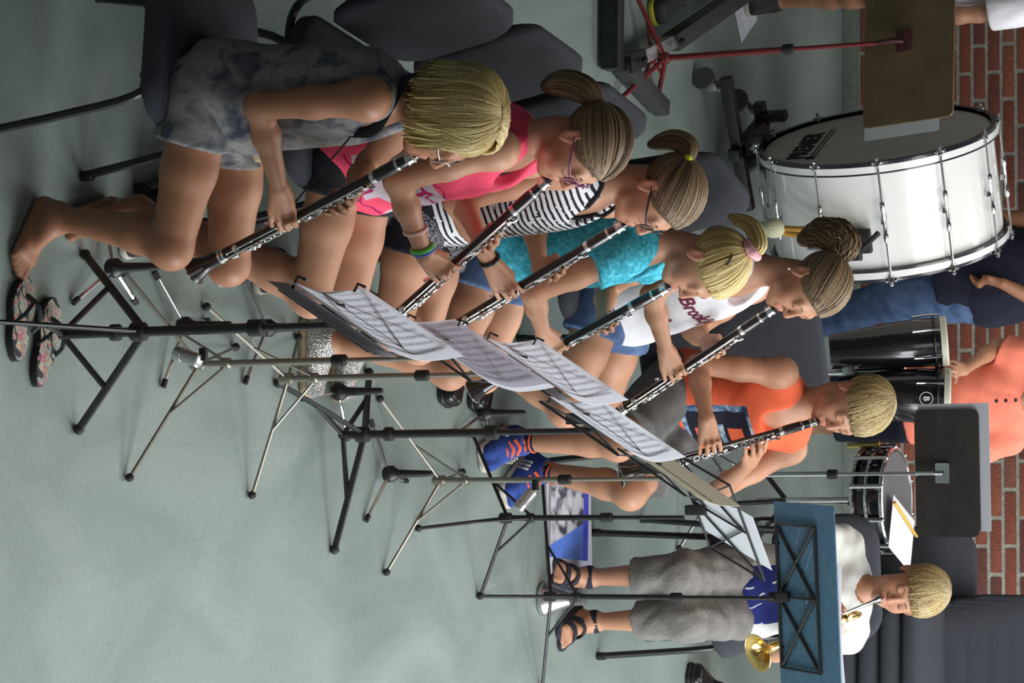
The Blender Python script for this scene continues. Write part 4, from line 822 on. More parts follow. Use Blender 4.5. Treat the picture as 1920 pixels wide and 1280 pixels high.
p7.hands = {'R': ([tw((.012, .046, .165)), tw((.012, .046, .193)), tw((.012, .046, .221)), tw((-.004, .020, .246))], tw((.0, -.015, .150)), nrm(tw((0, 1, 0))-tw((0, 0, 0))), a7),
            'L': ([tw((-.008, .0, .150)), tw((-.008, -.022, .180)), tw((-.008, -.042, .185)), tw((-.008, -.062, .185))], tw((.010, .020, .150)), nrm((tw((1, 0, 0))-tw((0, 0, 0)))+a7*.6), nrm(tw((0, -1, 0))-tw((0, 0, 0))))}
fd7 = {'R': np.array([-.22, -.97, 0]), 'L': np.array([.30, -.95, 0])}
p7.body(SKIN_WARM, toes=fd7); p7.face_marks(BROW)
F_ = Field(.006); k = p7.k; r_ = .098*k
F_.cap(p7.T(.02, -.045, -.01), p7.T(.02, .045, -.01), r_, r_, .04); F_.cap(p7.T(0), p7.T(.25), .094*k, .085*k, .04)
for q in 'RL':
    hp, kn, an = p7.J['hip'+q], p7.J['kn'+q], p7.J['an'+q]; F_.cap(hp, kn, .094*k, .074*k, .03); F_.cap(kn, kn+(an-kn)*.52, .072*k, .064*k, .03, flat=True)
p7.cloth('cropped_trousers', F_, GREY_PANT, 2, .0085, 85)
p7.tank(m_white_blue(), .016, -.03, .0, name='t_shirt', sleeve=.75, loose=.024, wr=.0075)
p7.hair(SANDY, 'short', 21, .35, 1300, whorl=(.05, -.15, 1), fringe=.020, part=.0)
SANDAL = mat('navy webbing', (.014, .016, .03), .85, bump=.2, bscale=200)
for q in 'RL':
    A = p7.J['an'+q]; t = nrm(fd7[q]); l = np.array([t[1], -t[0], 0]); g = np.array([A[0], A[1], 0.]); R3 = np.stack([t, l, [0, 0, 1]], 1)
    F_ = Field(.004)
    for w in (-.018, .018): F_.cap(g-t*.045*k+l*w*.6+np.array([0, 0, .004]), g+t*.135*k+l*w*1.2+np.array([0, 0, .004]), .030, .028, .01)
    F_.cut(g+np.array([0, 0, .014]), (0, 0, 1)); F_.cut(g+np.array([0, 0, .0006]), (0, 0, -1)); so = p7.cloth('sandal', F_, SANDAL, 1)
    for off, ww, hh, z0 in ((.092, .040, .040, .012), (.055, .037, .060, .012)):
        P_ = bezier([g+t*off*k+l*(ww+.002)+np.array([0, 0, z0]), g+t*off*k+l*ww*.75+np.array([0, 0, hh*.8]), g+t*off*k+np.array([0, 0, hh+.004]), g+t*off*k-l*ww*.75+np.array([0, 0, hh*.8]), g+t*off*k-l*(ww+.002)+np.array([0, 0, z0])], 4)
        MB().tube([x-p7.loc for x in P_], .0165, 8, flat=.20, up=t).obj('strap', SANDAL, so)
    MB().torus(A+np.array([0, 0, .0])-p7.loc, nrm(np.array([0, 0, 1])-t*.25), .0335*k, .0075, 20, 8, 2.3).obj('ankle_strap', SANDAL, so)
# ------------------------------------------------------------------ chairs
FABRIC = mat('charcoal seat cloth', (.030, .033, .042), .95, col2=(.045, .049, .062), nscale=240, bump=.4, bscale=500)
STEEL_B = mat('black enamelled steel', (.012, .012, .013), .38, noise=.3, nscale=30)
FEET = mat('black rubber', (.010, .010, .010), .7)
def make_chair():
    r = empty('stacking_chair')
    def pad(name, w, d, t, rc, fn):
        bm = bmesh.new(); P = rounded(w, d, rc, 6); rings = []
        for s_, z in ((.93, -t/2), (1, -t*.22), (1, t*.22), (.94, t*.46), (.6, t*.56), (.02, t*.58)):
            rings.append([bm.verts.new(fn((x*s_, y*s_, z))) for x, y in P])
        for a, b in zip(rings, rings[1:]):
            for i in range(len(P)): bm.faces.new((a[i], a[(i+1) % len(P)], b[(i+1) % len(P)], b[i]))
        bm.faces.new(list(reversed(rings[0]))); bm.faces.new(rings[-1]); me = bpy.data.meshes.new(name); bm.to_mesh(me); bm.free(); me.polygons.foreach_set('use_smooth', np.ones(len(me.polygons), bool)); return link(name, me, FABRIC, r)
    # local: +x is forward, seat centre above origin
    pad('seat', .43, .44, .060, .10, lambda v: (v[0], v[1], .425+v[2]+.02*(v[0])-.25*max(0, v[0]-.14)**1.0*.25))
    def bk(v):
        x, y, z = v; h = y; cv = .35*x*x; return (-.245-.22*h+z*.9+cv, x, .660+h-.0*z)
    pad('backrest', .44, .35, .050, .10, bk)
    for sg in (-1, 1):
        MB().tube(bezier([(.215, sg*.205, .012), (.185, sg*.195, .20), (.15, sg*.185, .37), (.10, sg*.18, .395), (-.10, sg*.18, .395)], 4), .011, 8).obj('leg', STEEL_B, r)
        MB().tube(bezier([(-.225, sg*.205, .012), (-.19, sg*.195, .20), (-.14, sg*.185, .37), (-.06, sg*.18, .395)], 4), .011, 8).obj('leg', STEEL_B, r)
        MB().tube(bezier([(-.05, sg*.185, .392), (-.19, sg*.195, .395), (-.245, sg*.20, .45), (-.255, sg*.19, .56), (-.285, sg*.16, .70)], 5), .011, 8).obj('back_support', STEEL_B, r)
        for x in (.217, -.227): MB().lathe([(.013, 0), (.0135, .004), (.013, .03), (.011, .032)], 12, (x, sg*.2055, 0)).obj('foot_cap', FEET, r)
    MB().tube([(.10, -.18, .388), (.10, .18, .388)], .010, 8).obj('cross_bar', STEEL_B, r); MB().tube([(-.10, -.18, .388), (-.10, .18, .388)], .010, 8).obj('cross_bar', STEEL_B, r)
    return r
chair0 = make_chair(); first = [True]
def chair(x, y, yaw, label, z=0.0, group='charcoal stacking chairs'):
    r = chair0 if first[0] else copy_tree(chair0); first[0] = False
    r.location = (x, y, z); r.rotation_euler = (0, 0, math.radians(yaw)); tag(r, label, 'chair', group); return r
chair(-.68, 6.07, -12, 'charcoal padded chair under the barefoot blond girl')
chair(-.575, 6.72, -12, 'charcoal padded chair under the girl in the neon pink top')
chair(-.485, 7.16, -12, 'charcoal padded chair under the girl in the striped top')
chair(-.365, 7.60, -14, 'charcoal padded chair under the girl in the turquoise top')
chair(-.205, 8.40, -22, 'charcoal padded chair under the girl in the white tank top')
chair(.13, 9.03, -74, 'charcoal padded chair under the boy in the orange tank top')
chair(.84, 9.55, -88, 'charcoal padded chair under the trumpet playing boy')
chair(.93, 10.75, -96, 'empty charcoal chair standing behind the trumpet player near the brick wall')
for i in range(5):
    chair(1.22-.012*i, 10.62+.022*i, -98, ['bottom chair of the dark stack at the brick wall', 'second lowest chair of the dark stack at the brick wall', 'middle chair of the dark stack at the brick wall', 'second highest chair of the dark stack at the brick wall', 'topmost chair of the dark stack at the brick wall'][i], .075*i, 'stacked charcoal chairs')

# ------------------------------------------------------------------ music stands
CHROME = mat('chrome', (.62, .62, .63), .16, 1.0); DULL = mat('dull nickel', (.30, .29, .25), .35, .9); PAPER = mat('white sheet music paper', (.80, .80, .84), .8)
def glow(nt, b, c, amt=.62):
    # thin paper lets light through from behind
    t = nt.nodes.new('ShaderNodeBsdfTranslucent'); mx = nt.nodes.new('ShaderNodeMixShader'); mx.inputs[0].default_value = amt
    if isinstance(c, tuple): t.inputs['Color'].default_value = (*c, 1)
    else: nt.links.new(c, t.inputs['Color'])
    nt.links.new(b.outputs[0], mx.inputs[1]); nt.links.new(t.outputs[0], mx.inputs[2]); nt.links.new(mx.outputs[0], nt.nodes['Material Output'].inputs['Surface'])
def sheet_mat():
    m = bpy.data.materials.new('printed sheet music'); m.use_nodes = True; nt = m.node_tree; b = nt.nodes['Principled BSDF']; b.inputs['Roughness'].default_value = .8; g = NG(nt)
    tc = nt.nodes.new('ShaderNodeTexCoord'); sp = nt.nodes.new('ShaderNodeSeparateXYZ'); nt.links.new(tc.outputs['UV'], sp.inputs[0]); x, y = sp.outputs[0], sp.outputs[1]
    st = g.m('FRACT', g.m('MULTIPLY', y, 11.0)); inst = g.box(st, .30, .70); ln = g.m('LESS_THAN', g.m('FRACT', g.m('MULTIPLY', st, 12.5)), .30); mar = g.mul(g.box(x, .08, .92), g.box(y, .05, .88))
    nz = nt.nodes.new('ShaderNodeTexNoise'); nz.inputs['Scale'].default_value = 60; nt.links.new(tc.outputs['UV'], nz.inputs['Vector']); nt_ = g.mul(g.m('GREATER_THAN', nz.outputs['Fac'], .60), g.box(st, .25, .75))
    f = g.mul(mar, g.m('MAXIMUM', g.mul(inst, ln), nt_)); c = g.mix(f, (.93, .93, .97), (.42, .42, .48)); nt.links.new(c, b.inputs['Base Color']); glow(nt, b, c); return m
SHEET = sheet_mat()
def page(name, w, h, fn, parent, m=None, bend=.0, t=.0008, label=None):
    """a leaf of paper, w x h, gently bent; fn maps (across, up, out) to the parent's space"""
    nx, ny = 8, 6; V = []; 
    for s_ in (0, 1):
        for j in range(ny+1):
            for i in range(nx+1):
                a, b = i/nx-.5, j/ny-.5; V.append(fn((a*w, b*h, bend*(abs(a)*2)**1.5*w*.25 - bend*.1*w + s_*t)))
    n = (nx+1)*(ny+1); Fc = []
    for s_ in (0, 1):
        for j in range(ny):
            for i in range(nx):
                q = [s_*n+j*(nx+1)+i, s_*n+j*(nx+1)+i+1, s_*n+(j+1)*(nx+1)+i+1, s_*n+(j+1)*(nx+1)+i]; Fc.append(tuple(q if s_ else q[::-1]))
    rim = [i for i in range(nx+1)] + [j*(nx+1)+nx for j in range(1, ny+1)] + [ny*(nx+1)+i for i in range(nx-1, -1, -1)] + [j*(nx+1) for j in range(ny-1, 0, -1)]
    for i in range(len(rim)): a, b = rim[i], rim[(i+1) % len(rim)]; Fc.append((a, b, n+b, n+a))
    me = bpy.data.meshes.new(name); me.from_pydata([tuple(map(float, v)) for v in V], [], Fc); me.update(); uv = me.uv_layers.new(name='UVMap')
    for lp in me.loops: k = lp.vertex_index % n; uv.data[lp.index].uv = ((k % (nx+1))/nx, (k//(nx+1))/ny)
    me.polygons.foreach_set('use_smooth', np.ones(len(me.polygons), bool)); me.set_sharp_from_angle(angle=.8)
    o = link(name, me, m or SHEET, parent)
    if label: o['label'] = label
    return o
def desk_frame(base, z, face, inc):
    """place a desk: centre over base at height z, facing azimuth face (deg), inclined inc from the horizontal"""
    a = math.radians(face); f = np.array([math.cos(a), math.sin(a), 0]); ac = np.array([-f[1], f[0], 0]); i = math.radians(inc)
    upv = -f*math.cos(i)+np.array([0, 0, math.sin(i)]); out = f*math.sin(i)+np.array([0, 0, math.cos(i)]); c = np.array([base[0], base[1], z]); return lambda v: c+ac*v[0]+upv*v[1]+out*v[2]
def stand(name, label, base, feet, hub, slide, top, pole_r, leg_r, m, thick=False, cat='music stand', desk=None, knob=True, legm=None, pole2=None, group=None):
    r = empty(name, (base[0], base[1], 0)); tag(r, label, cat, group); B = np.array([base[0], base[1], 0.]); L = lambda p: np.asarray(p, float)-B; legm = legm or m
    MB().tube([(0, 0, hub-.02 if not thick else .05), (0, 0, hub+(top-hub)*.58)], pole_r, 12).obj('lower_tube', m, r); MB().tube([(0, 0, hub+(top-hub)*.55), (0, 0, top)], pole_r*.72, 12).obj('upper_tube', pole2 or m, r)
    c = MB().lathe([(pole_r*1.05, -.02), (pole_r*1.7, -.016), (pole_r*1.7, .016), (pole_r*1.05, .02)], 14, (0, 0, hub+(top-hub)*.57)); c.tube([(0, pole_r, hub+(top-hub)*.57), (0, pole_r+.024, hub+(top-hub)*.57)], .004, 8); c.ball((0, pole_r+.028, hub+(top-hub)*.57), .009, 10); c.obj('height_clamp', FEET, r)
    MB().lathe([(pole_r, -.022), (pole_r*1.9, -.016), (pole_r*1.9, .016), (pole_r, .022)], 14, (0, 0, hub)).obj('hub', FEET if thick else m, r); MB().lathe([(pole_r, -.014), (pole_r*1.7, -.01), (pole_r*1.7, .01), (pole_r, .014)], 14, (0, 0, slide)).obj('slider', FEET if thick else m, r)
    for f in feet:
        e = L((f[0], f[1], .012)); d = nrm([e[0], e[1], 0]); h0 = d*pole_r*1.4+np.array([0, 0, hub]); lg = MB().tube([h0, e], leg_r, 8, flat=.6 if thick else 1.0).obj('leg', legm, r)
        MB().ball(e+np.array([0, 0, .0]), .0115 if not thick else .014, 10, (1, 1, .95)).obj('rubber_foot', FEET, lg)
        MB().tube([d*pole_r+np.array([0, 0, slide if not thick else .06]), h0+(e-h0)*(.42 if not thick else .55)], leg_r*.75, 8).obj('brace', legm, r)
    if desk: desk(r, B)
    return r
def wire_desk(z, face, inc, w=.46, h=.24, m=STEEL_B, r_=.0032, pages=(), lip=True, off=(0, 0), folder=None):
    def go(r, B):
        fn0 = desk_frame((off[0], off[1]), z, face, inc); d = MB()
        for a, b in (((-w/2, -h/2), (w/2, -h/2)), ((-w/2, h/2), (w/2, h/2)), ((-w/2, -h/2), (-w/2, h/2)), ((w/2, -h/2), (w/2, h/2)), ((-w/2, -h/2), (0, h*.42)), ((w/2, -h/2), (0, h*.42)), ((-w/2, h/2), (0, -h/2)), ((w/2, h/2), (0, -h/2)), ((0, -h/2), (0, h/2))):
            d.tube([fn0((*a, 0)), fn0((*b, 0))], r_, 6, flat=.6)
        for x in (-w*.36, w*.36): d.tube([fn0((x, -h/2, 0)), fn0((x, -h/2-.002, .035)), fn0((x, -h/2+.020, .038))], r_, 6)
        dk = d.obj('desk', m, r); MB().box(fn0((0, -h*.35, -.02)), (.030, .030, .060), bev=.004).obj('desk_bracket', FEET, r)
        for i, (pw, ph, x, y, o_, bend, pm) in enumerate(pages): page('sheet', pw, ph, lambda v, x=x, y=y, o_=o_: fn0((v[0]+x, v[1]+y, v[2]+o_)), r, pm, bend)
    return go
def plate_desk(z, face, inc, w=.48, h=.33, m=STEEL_B, pages=(), off=(0, 0), rc=.03, t=.004, br=None, lipd=.045):
    def go(r, B):
        fn0 = desk_frame((off[0], off[1]), z, face, inc); V, Fc = slab(rounded(w, h, rc, 6), t, fn0); MB().add(V, Fc).obj('desk', m, r, angle=50)
        V, Fc = slab([(-w/2+rc, -h/2), (w/2-rc, -h/2), (w/2-rc, -h/2+.004), (-w/2+rc, -h/2+.004)], lipd, lambda v: fn0((v[0], v[1], v[2]+lipd/2))); MB().add(V, Fc).obj('lip', m, r)
        V, Fc = slab(rounded(.07, .06, .004, 2), .006, lambda v: fn0((v[0], v[1]-h*.05, v[2]-.008))); MB().add(V, Fc).obj('desk_bracket', br or FEET, r); MB().tube([fn0((0, -h*.05, -.01)), fn0((0, -h*.12, -.03)), (off[0]*0, off[1]*0, z-.11)], .009, 8).obj('tilt_arm', br or FEET, r)
        for i, (pw, ph, x, y, o_, bend, pm) in enumerate(pages): page('sheet', pw, ph, lambda v, x=x, y=y, o_=o_: fn0((v[0]+x, v[1]+y, v[2]+o_)), r, pm, bend)
    return go
A4 = lambda x=0, y=.0, o=.006, b=.25, w=.38, h=.297, m=None: (w, h, x, y, o, b, m)
GREYC = mat('grey card', (.30, .31, .33), .8)
stand('music_stand', 'sturdy black music stand in front of the barefoot girl', (-.048, 6.03), ((.177, 6.16), (-.237, 6.212), (-.084, 5.731)), .262, .20, .80, .0115, .010, STEEL_B, True, desk=wire_desk(.845, 177, 57, .40, .26, STEEL_B, r_=.004, pages=[(.10, .31, .17, 0, .004, .0, GREYC), A4(-.01, .01, .010, .22)]), group='music stands')
stand('music_stand', 'thin nickel music stand in front of the pink girl', (.033, 6.56), ((.303, 6.383), (-.196, 6.389), (-.007, 6.93)), .11, .19, .80, .0085, .0046, DULL, desk=wire_desk(.845, 177, 57, .40, .24, STEEL_B, pages=[A4(0, .01, .008, .2), A4(.02, .0, .012, .2)]), group='music stands')
stand('music_stand', 'thin nickel music stand in front of the striped girl', (.080, 7.02), ((.381, 6.993), (-.112, 6.785), (-.029, 7.276)), .11, .19, .80, .0085, .0046, DULL, desk=wire_desk(.845, 177, 57, .40, .24, STEEL_B, pages=[(.08, .30, .17, 0, .004, .0, GREYC), A4(-.01, .01, .010, .22)]), group='music stands')
stand('music_stand', 'sturdy black music stand in front of the turquoise girl', (.242, 7.43), ((.558, 7.451), (.092, 7.157), (.075, 7.695)), .12, .20, .80, .0115, .010, STEEL_B, True, desk=wire_desk(.845, 176, 57, .40, .26, STEEL_B, r_=.004, pages=[A4(0, .01, .010, .22)]), group='music stands')
stand('music_stand', 'thin nickel music stand beside the blue sneakers', (.395, 7.93), ((.646, 7.768), (.152, 7.761), (.388, 8.30)), .11, .19, .80, .0085, .0046, DULL, desk=wire_desk(.845, 172, 57, .40, .24, STEEL_B, pages=[(.36, .28, .01, 0, .006, .15, mat('cream paper', (.62, .60, .46), .8))]), group='music stands')
stand('music_stand', 'black folding music stand in front of the boy in orange', (.527, 8.30), ((.536, 7.985), (.279, 8.382), (.767, 8.405)), .15, .23, .72, .0085, .0055, STEEL_B, desk=wire_desk(.83, 133, 57, .40, .24, STEEL_B, r_=.0038, pages=[(.225, .30, -.02, .02, .006, .0, mat('blank back of a sheet', (.56, .57, .60), .8))]), group='music stands')
BLUE = mat('faded blue folder', (.050, .125, .20), .8, col2=(.075, .165, .25), nscale=60, bump=.2, bscale=200)
def desk7(r, B):
    wire_desk(.915, 92, 54, .44, .20, STEEL_B, r_=.0058)(r, B); fn0 = desk_frame((0, 0), .915, 92, 54)
    V, Fc = slab(rounded(.575, .31, .004, 2), .004, lambda v: fn0((v[0], v[1]+.035, v[2]+.010))); fo = MB().add(V, Fc).obj('folder', BLUE, r)
    MB().box(fn0((0, .035, .0072)), (.03, .004, .004)).obj('spine_label', mat('pale label', (.35, .37, .38), .8), fo)
    wl = mat('pale embossed line', (.20, .31, .40), .8); mb = MB(); D = [(.16+.0, .0, .055), (.16, .0, -.055)]
    P4 = [(.085, .035+.0), (.165, .035+.045), (.245, .035+.0), (.165, .035-.045)]
    for i in range(4): a, b = P4[i], P4[(i+1) % 4]; mb.tube([fn0((a[0], a[1], .0068)), fn0((b[0], b[1], .0068))], .0009, 5)
    for k in range(7):
        w_ = .055*(1-abs(k-3)/4.2); mb.tube([fn0((.165-w_, .035+(k-3)*.010, .0068)), fn0((.165+w_, .035+(k-3)*.010, .0068))], .0007, 5)
    mb.obj('diamond_print', wl, fo)
    page('sheet', .42, .30, lambda v: fn0((v[0]-.10, v[1]+.045, v[2]+.018)), r, None, .1)
stand('music_stand', 'black folding music stand carrying a wide blue folder before the trumpet boy', (.800, 8.73), ((.444, 8.90), (1.10, 8.85), (.771, 8.40)), .10, .19, .84, .0085, .0055, STEEL_B, desk=desk7, group='music stands')
BOARD_D = mat('dark brown hardboard', (.022, .017, .014), .7, noise=.3, nscale=14); BOARD = mat('brown hardboard', (.115, .075, .034), .65, noise=.25, nscale=9, detail=6)
stand('music_stand', 'chrome music stand with dark brown board near the congas', (.50, 10.22), ((.75, 10.10), (.26, 10.12), (.52, 10.55)), .14, .24, .86, .010, .0055, CHROME, desk=plate_desk(.965, 88, 70, .44, .27, BOARD_D, [(.44, .30, .02, .025, .006, .0, mat('grey backed sheet', (.45, .46, .50), .8)), (.42, .297, .03, .02, .009, .05, None)], br=CHROME, rc=.03, t=.006), group='music stands')
RED = mat('dark red enamel', (.16, .018, .020), .35)
stand('music_stand', 'dark red music stand with brown board near the bass drum', (-.965, 9.85), ((-.80, 9.62), (-.86, 10.03), (-1.26, 9.75)), .105, .06, .90, .0105, .0085, RED, desk=plate_desk(.985, 80, 72, .56, .36, BOARD, [(.40, .30, -.12, -.03, .006, .0, mat('pale blue grey card', (.42, .46, .47), .8))], br=mat('dark red plate', (.07, .012, .016), .5), rc=.02, t=.008), group='music stands')

# small silver lamps clipped to two of the stands
for k, (x, y, z, lb) in enumerate(((.012, 6.05, .415, 'small silver clip light on the sturdy stand before the barefoot girl'), (.413, 7.915, .415, 'small silver clip light on the thin stand beside the blue sneakers'))):
    r = empty('clip_light', (x, y, z)); tag(r, lb, 'clip light', 'silver clip lights')
    ax = nrm((.72, -.5, -.5)) if k else nrm((-.25, .1, -.8)); s0 = np.array([.012, -.01, .0])
    MB().lathe([(.012, 0), (.0165, .003), (.0165, .045), (.0155, .048), (.0170, .050), (.0170, .070), (.014, .072)], 18, s0, ax).obj('housing', mat('brushed silver', (.55, .55, .54), .3, .9), r); MB().box((-.004, 0, .004), (.030, .014, .018), bev=.003).obj('clip', FEET, r)

# ------------------------------------------------------------------ clarinet pegs on the floor
def make_peg():
    r = empty('clarinet_peg'); MB().lathe([(.020, .020), (.024, .026), (.024, .046), (.016, .056), (.0125, .066), (.0085, .165), (.006, .170)], 18).obj('cone', mat('black plastic peg', (.014, .014, .016), .45), r)
    for k in range(3):
        a = math.radians(20+120*k); d = np.array([math.cos(a), math.sin(a), 0]); lg = MB().tube([d*.012+np.array([0, 0, .032]), d*.155+np.array([0, 0, .010])], .0050, 10).obj('leg', CHROME, r)
        MB().tube([d*.145+np.array([0, 0, .0115]), d*.166+np.array([0, 0, .009])], .0075, 10).obj('rubber_tip', FEET, lg)
    return r
peg0 = make_peg()
for i, (x, y, rz, lb) in enumerate(((-.205, 6.30, 40, 'black clarinet peg beside the bare foot'), (-.063, 6.63, 75, 'black clarinet peg behind the sturdy stand hub'), (-.055, 7.06, 70, 'black clarinet peg below the first knee of the pink girl'), (.124, 7.46, 15, 'black clarinet peg in front of the silver shoes'), (.216, 8.42, 30, 'black clarinet peg next to the blue sneakers'), (.366, 7.76, 60, 'black clarinet peg between the black and nickel stand legs'))):
    r = peg0 if i == 0 else copy_tree(peg0); r.location = (x, y, 0); r.rotation_euler = (0, 0, math.radians(rz)); tag(r, lb, 'instrument stand', 'clarinet pegs')

# ------------------------------------------------------------------ flip-flops, shoe, magazines, mute
def m_floral():
    m = bpy.data.materials.new('printed foam'); m.use_nodes = True; nt = m.node_tree; b = nt.nodes['Principled BSDF']; b.inputs['Roughness'].default_value = .8; g = NG(nt); tc = nt.nodes.new('ShaderNodeTexCoord'); v = tc.outputs['Object']
    n = g.noise(v, 22, 2, 2.5); c = g.ramp(n, [(.30, (.55, .10, .06)), (.40, (.50, .45, .32)), (.47, (.10, .22, .24)), (.54, (.48, .40, .30)), (.62, (.42, .05, .16)), (.70, (.40, .42, .12))]); c = g.mix(g.m('LESS_THAN', g.wave(v, 16, 12, 2), .12), c, (.03, .03, .035)); nt.links.new(c, b.inputs['Base Color']); return m
FOAM = m_floral()
def flipflop(a, b, label, flip):
    a = np.array(a); b = np.array(b); L = np.linalg.norm(b-a); r = empty('flip_flop', (*((a+b)/2), 0), math.atan2(b[1]-a[1], b[0]-a[0])); tag(r, label, 'sandal', 'pair of flip-flops')
    P = []
    for i in range(36):
        t = 2*math.pi*i/36; x = math.cos(t)*L/2; u = x/L+.5; w = .034+.014*u-.010*math.exp(-((u-.42)/.14)**2); P.append((x, math.sin(t)*w*(1.12 if abs(math.cos(t)) < .9 else 1.0)+flip*.006*math.sin(math.pi*u)))
    V, Fc = slab(P, .016, lambda v: (v[0], v[1], v[2]+.009)); MB().add(V, Fc).obj('sole', mat('black foam', (.02, .02, .02), .8), r, angle=50); V, Fc = slab([(x*.97, y*.95) for x, y in P], .003, lambda v: (v[0], v[1], v[2]+.0185)); MB().add(V, Fc).obj('footbed', FOAM, r, angle=50)
    MB().tube(bezier([(-.02, .040, .018), (.0, .034, .040), (.035, .012, .046), (.058, .0, .020), (.035, -.012, .046), (.0, -.034, .040), (-.02, -.040, .018)], 5), .0055, 8, flat=.5).obj('strap', mat('dark green rubber', (.022, .03, .028), .5), r)
flipflop((.012, 5.90), (-.18, 5.955), 'floral flip-flop nearest to the edge, lying on the floor', 1); flipflop((.072, 5.985), (-.135, 6.065), 'floral flip-flop closer to the bare foot, lying on the floor', -1)
r = empty('slip_on_shoe', (-.375, 6.56, 0), math.atan2(-.19, .07)); tag(r, 'black slip-on shoe with beige sole under the pink girl’s chair', 'shoe')
F_ = Field(.004)
for w in (-.014, .014): F_.cap((-.085, w, .036), (.09, w*1.2, .034), .030, .027, .015)
F_.cap((-.08, 0, .05), (-.03, 0, .055), .030, .030, .02); F_.sub_cap((-.075, 0, .085), (-.01, 0, .078), .032, .024, .004); F_.cut((0, 0, .018), (0, 0, -1)); V, Q = F_.build(1); link('upper', mesh_np('upper', V, Q), BLACK_COT, r)
F_ = Field(.004)
for w in (-.014, .014): F_.cap((-.085, w, .014), (.09, w*1.2, .014), .034, .031, .015)
F_.cut((0, 0, .022), (0, 0, 1)); F_.cut((0, 0, .001), (0, 0, -1)); V, Q = F_.build(1); link('sole', mesh_np('sole', V, Q), mat('beige rope sole', (.36, .29, .19), .9, noise=.2, nscale=200), r)
def magazine(c, rz, w, h, z, label, mm):
    r = empty('magazine', (c[0], c[1], z), rz); tag(r, label, 'magazine', 'magazines on the floor'); MB().box((0, 0, .004), (w, h, .007)).obj('pages', mat('page edges', (.55, .55, .55), .8), r); page('cover', w+.004, h+.004, lambda v: (v[0], v[1], .0082+v[2]), r, mm)
def m_cover():
    m = bpy.data.materials.new('magazine cover print'); m.use_nodes = True; nt = m.node_tree; b = nt.nodes['Principled BSDF']; b.inputs['Roughness'].default_value = .3; g = NG(nt); tc = nt.nodes.new('ShaderNodeTexCoord'); sp = nt.nodes.new('ShaderNodeSeparateXYZ'); nt.links.new(tc.outputs['UV'], sp.inputs[0])
    x, y = sp.outputs[0], sp.outputs[1]; n = g.noise(tc.outputs['UV'], 4.5, 3, .6); c = g.ramp(n, [(.38, (.05, .05, .07)), (.48, (.42, .40, .46)), (.60, (.62, .60, .66))]); blue = g.m('GREATER_THAN', g.m('ADD', x, g.m('MULTIPLY', y, .35)), .86); c = g.mix(blue, c, (.10, .22, .75)); c = g.mix(g.m('GREATER_THAN', y, .86), c, (.05, .06, .55)); nt.links.new(c, b.inputs['Base Color']); return m
magazine((.575, 9.10), -.12, .27, .31, .0095, 'glossy magazine with grey and blue cover on the floor behind the sneakers', m_cover()); magazine((.60, 9.12), -.02, .30, .36, 0.0, 'white leaflet lying under the glossy magazine', mat('leaflet paper', (.66, .66, .74), .5))
r = empty('trumpet_mute', (.824, 8.90, 0)); tag(r, 'silver trumpet mute standing by the sandals', 'mute'); MB().lathe([(.046, .0), (.054, .004), (.056, .018), (.050, .026), (.040, .05), (.024, .088), (.020, .10)], 28).obj('body', mat('spun aluminium', (.62, .62, .62), .3, 1.0), r); MB().lathe([(.019, .098), (.021, .102), (.0185, .145), (.016, .148)], 20).obj('cork_neck', mat('grey cork', (.12, .11, .10), .9), r)
# a sheet lying across the lap of the turquoise girl
# ------------------------------------------------------------------ bass drum
DAX = nrm(np.array([.95, .30, .0])); DC = np.array([-.709, 10.60, .632]); DR, DW = .415, .43
WHITE_SH = mat('white drum wrap', (.82, .82, .80), .25, coat=.4); HEADM = mat('worn calf coloured drum head', (.66, .60, .52), .6, col2=(.76, .70, .62), nscale=5, detail=5); BLK_HOOP = mat('black lacquer hoop', (.012, .013, .022), .25, coat=.5)
dr = empty('bass_drum', (DC[0]+DAX[0]*DW/2, DC[1]+DAX[1]*DW/2, 0)); tag(dr, 'large white bass drum with a brown head on a wheeled frame', 'drum'); DL = np.array(dr.location); D = lambda p: np.asarray(p, float)-DL
A0 = D(DC); MB().lathe([(DR-.012, .03), (DR, .03), (DR, DW-.03), (DR-.012, DW-.03)], 72, A0, DAX).obj('shell', WHITE_SH, dr)
for h0, nm in ((.0, 'front'), (DW, 'back')):
    s = 1 if h0 == 0 else -1
    MB().lathe([(.001, h0+s*.010), (DR-.006, h0+s*.012), (DR+.004, h0+s*.03)], 72, A0, DAX, caps=False).obj('drum_head', HEADM, dr, angle=60)
    hp = MB().lathe([(DR-.004, h0-s*.002), (DR+.016, h0-s*.002), (DR+.017, h0+s*.004), (DR+.017, h0+s*.042), (DR+.004, h0+s*.043), (DR-.002, h0+s*.02)], 72, A0, DAX, caps=False).obj('hoop', BLK_HOOP, dr)
    MB().lathe([(DR+.0172, h0+s*.010), (DR+.0185, h0+s*.011), (DR+.0185, h0+s*.034), (DR+.0172, h0+s*.035)], 72, A0, DAX, caps=False).obj('hoop_inlay', WHITE_SH, hp)
e1 = nrm(np.array([0, 0, 1.])-DAX*DAX[2]); e2 = np.cross(DAX, e1)
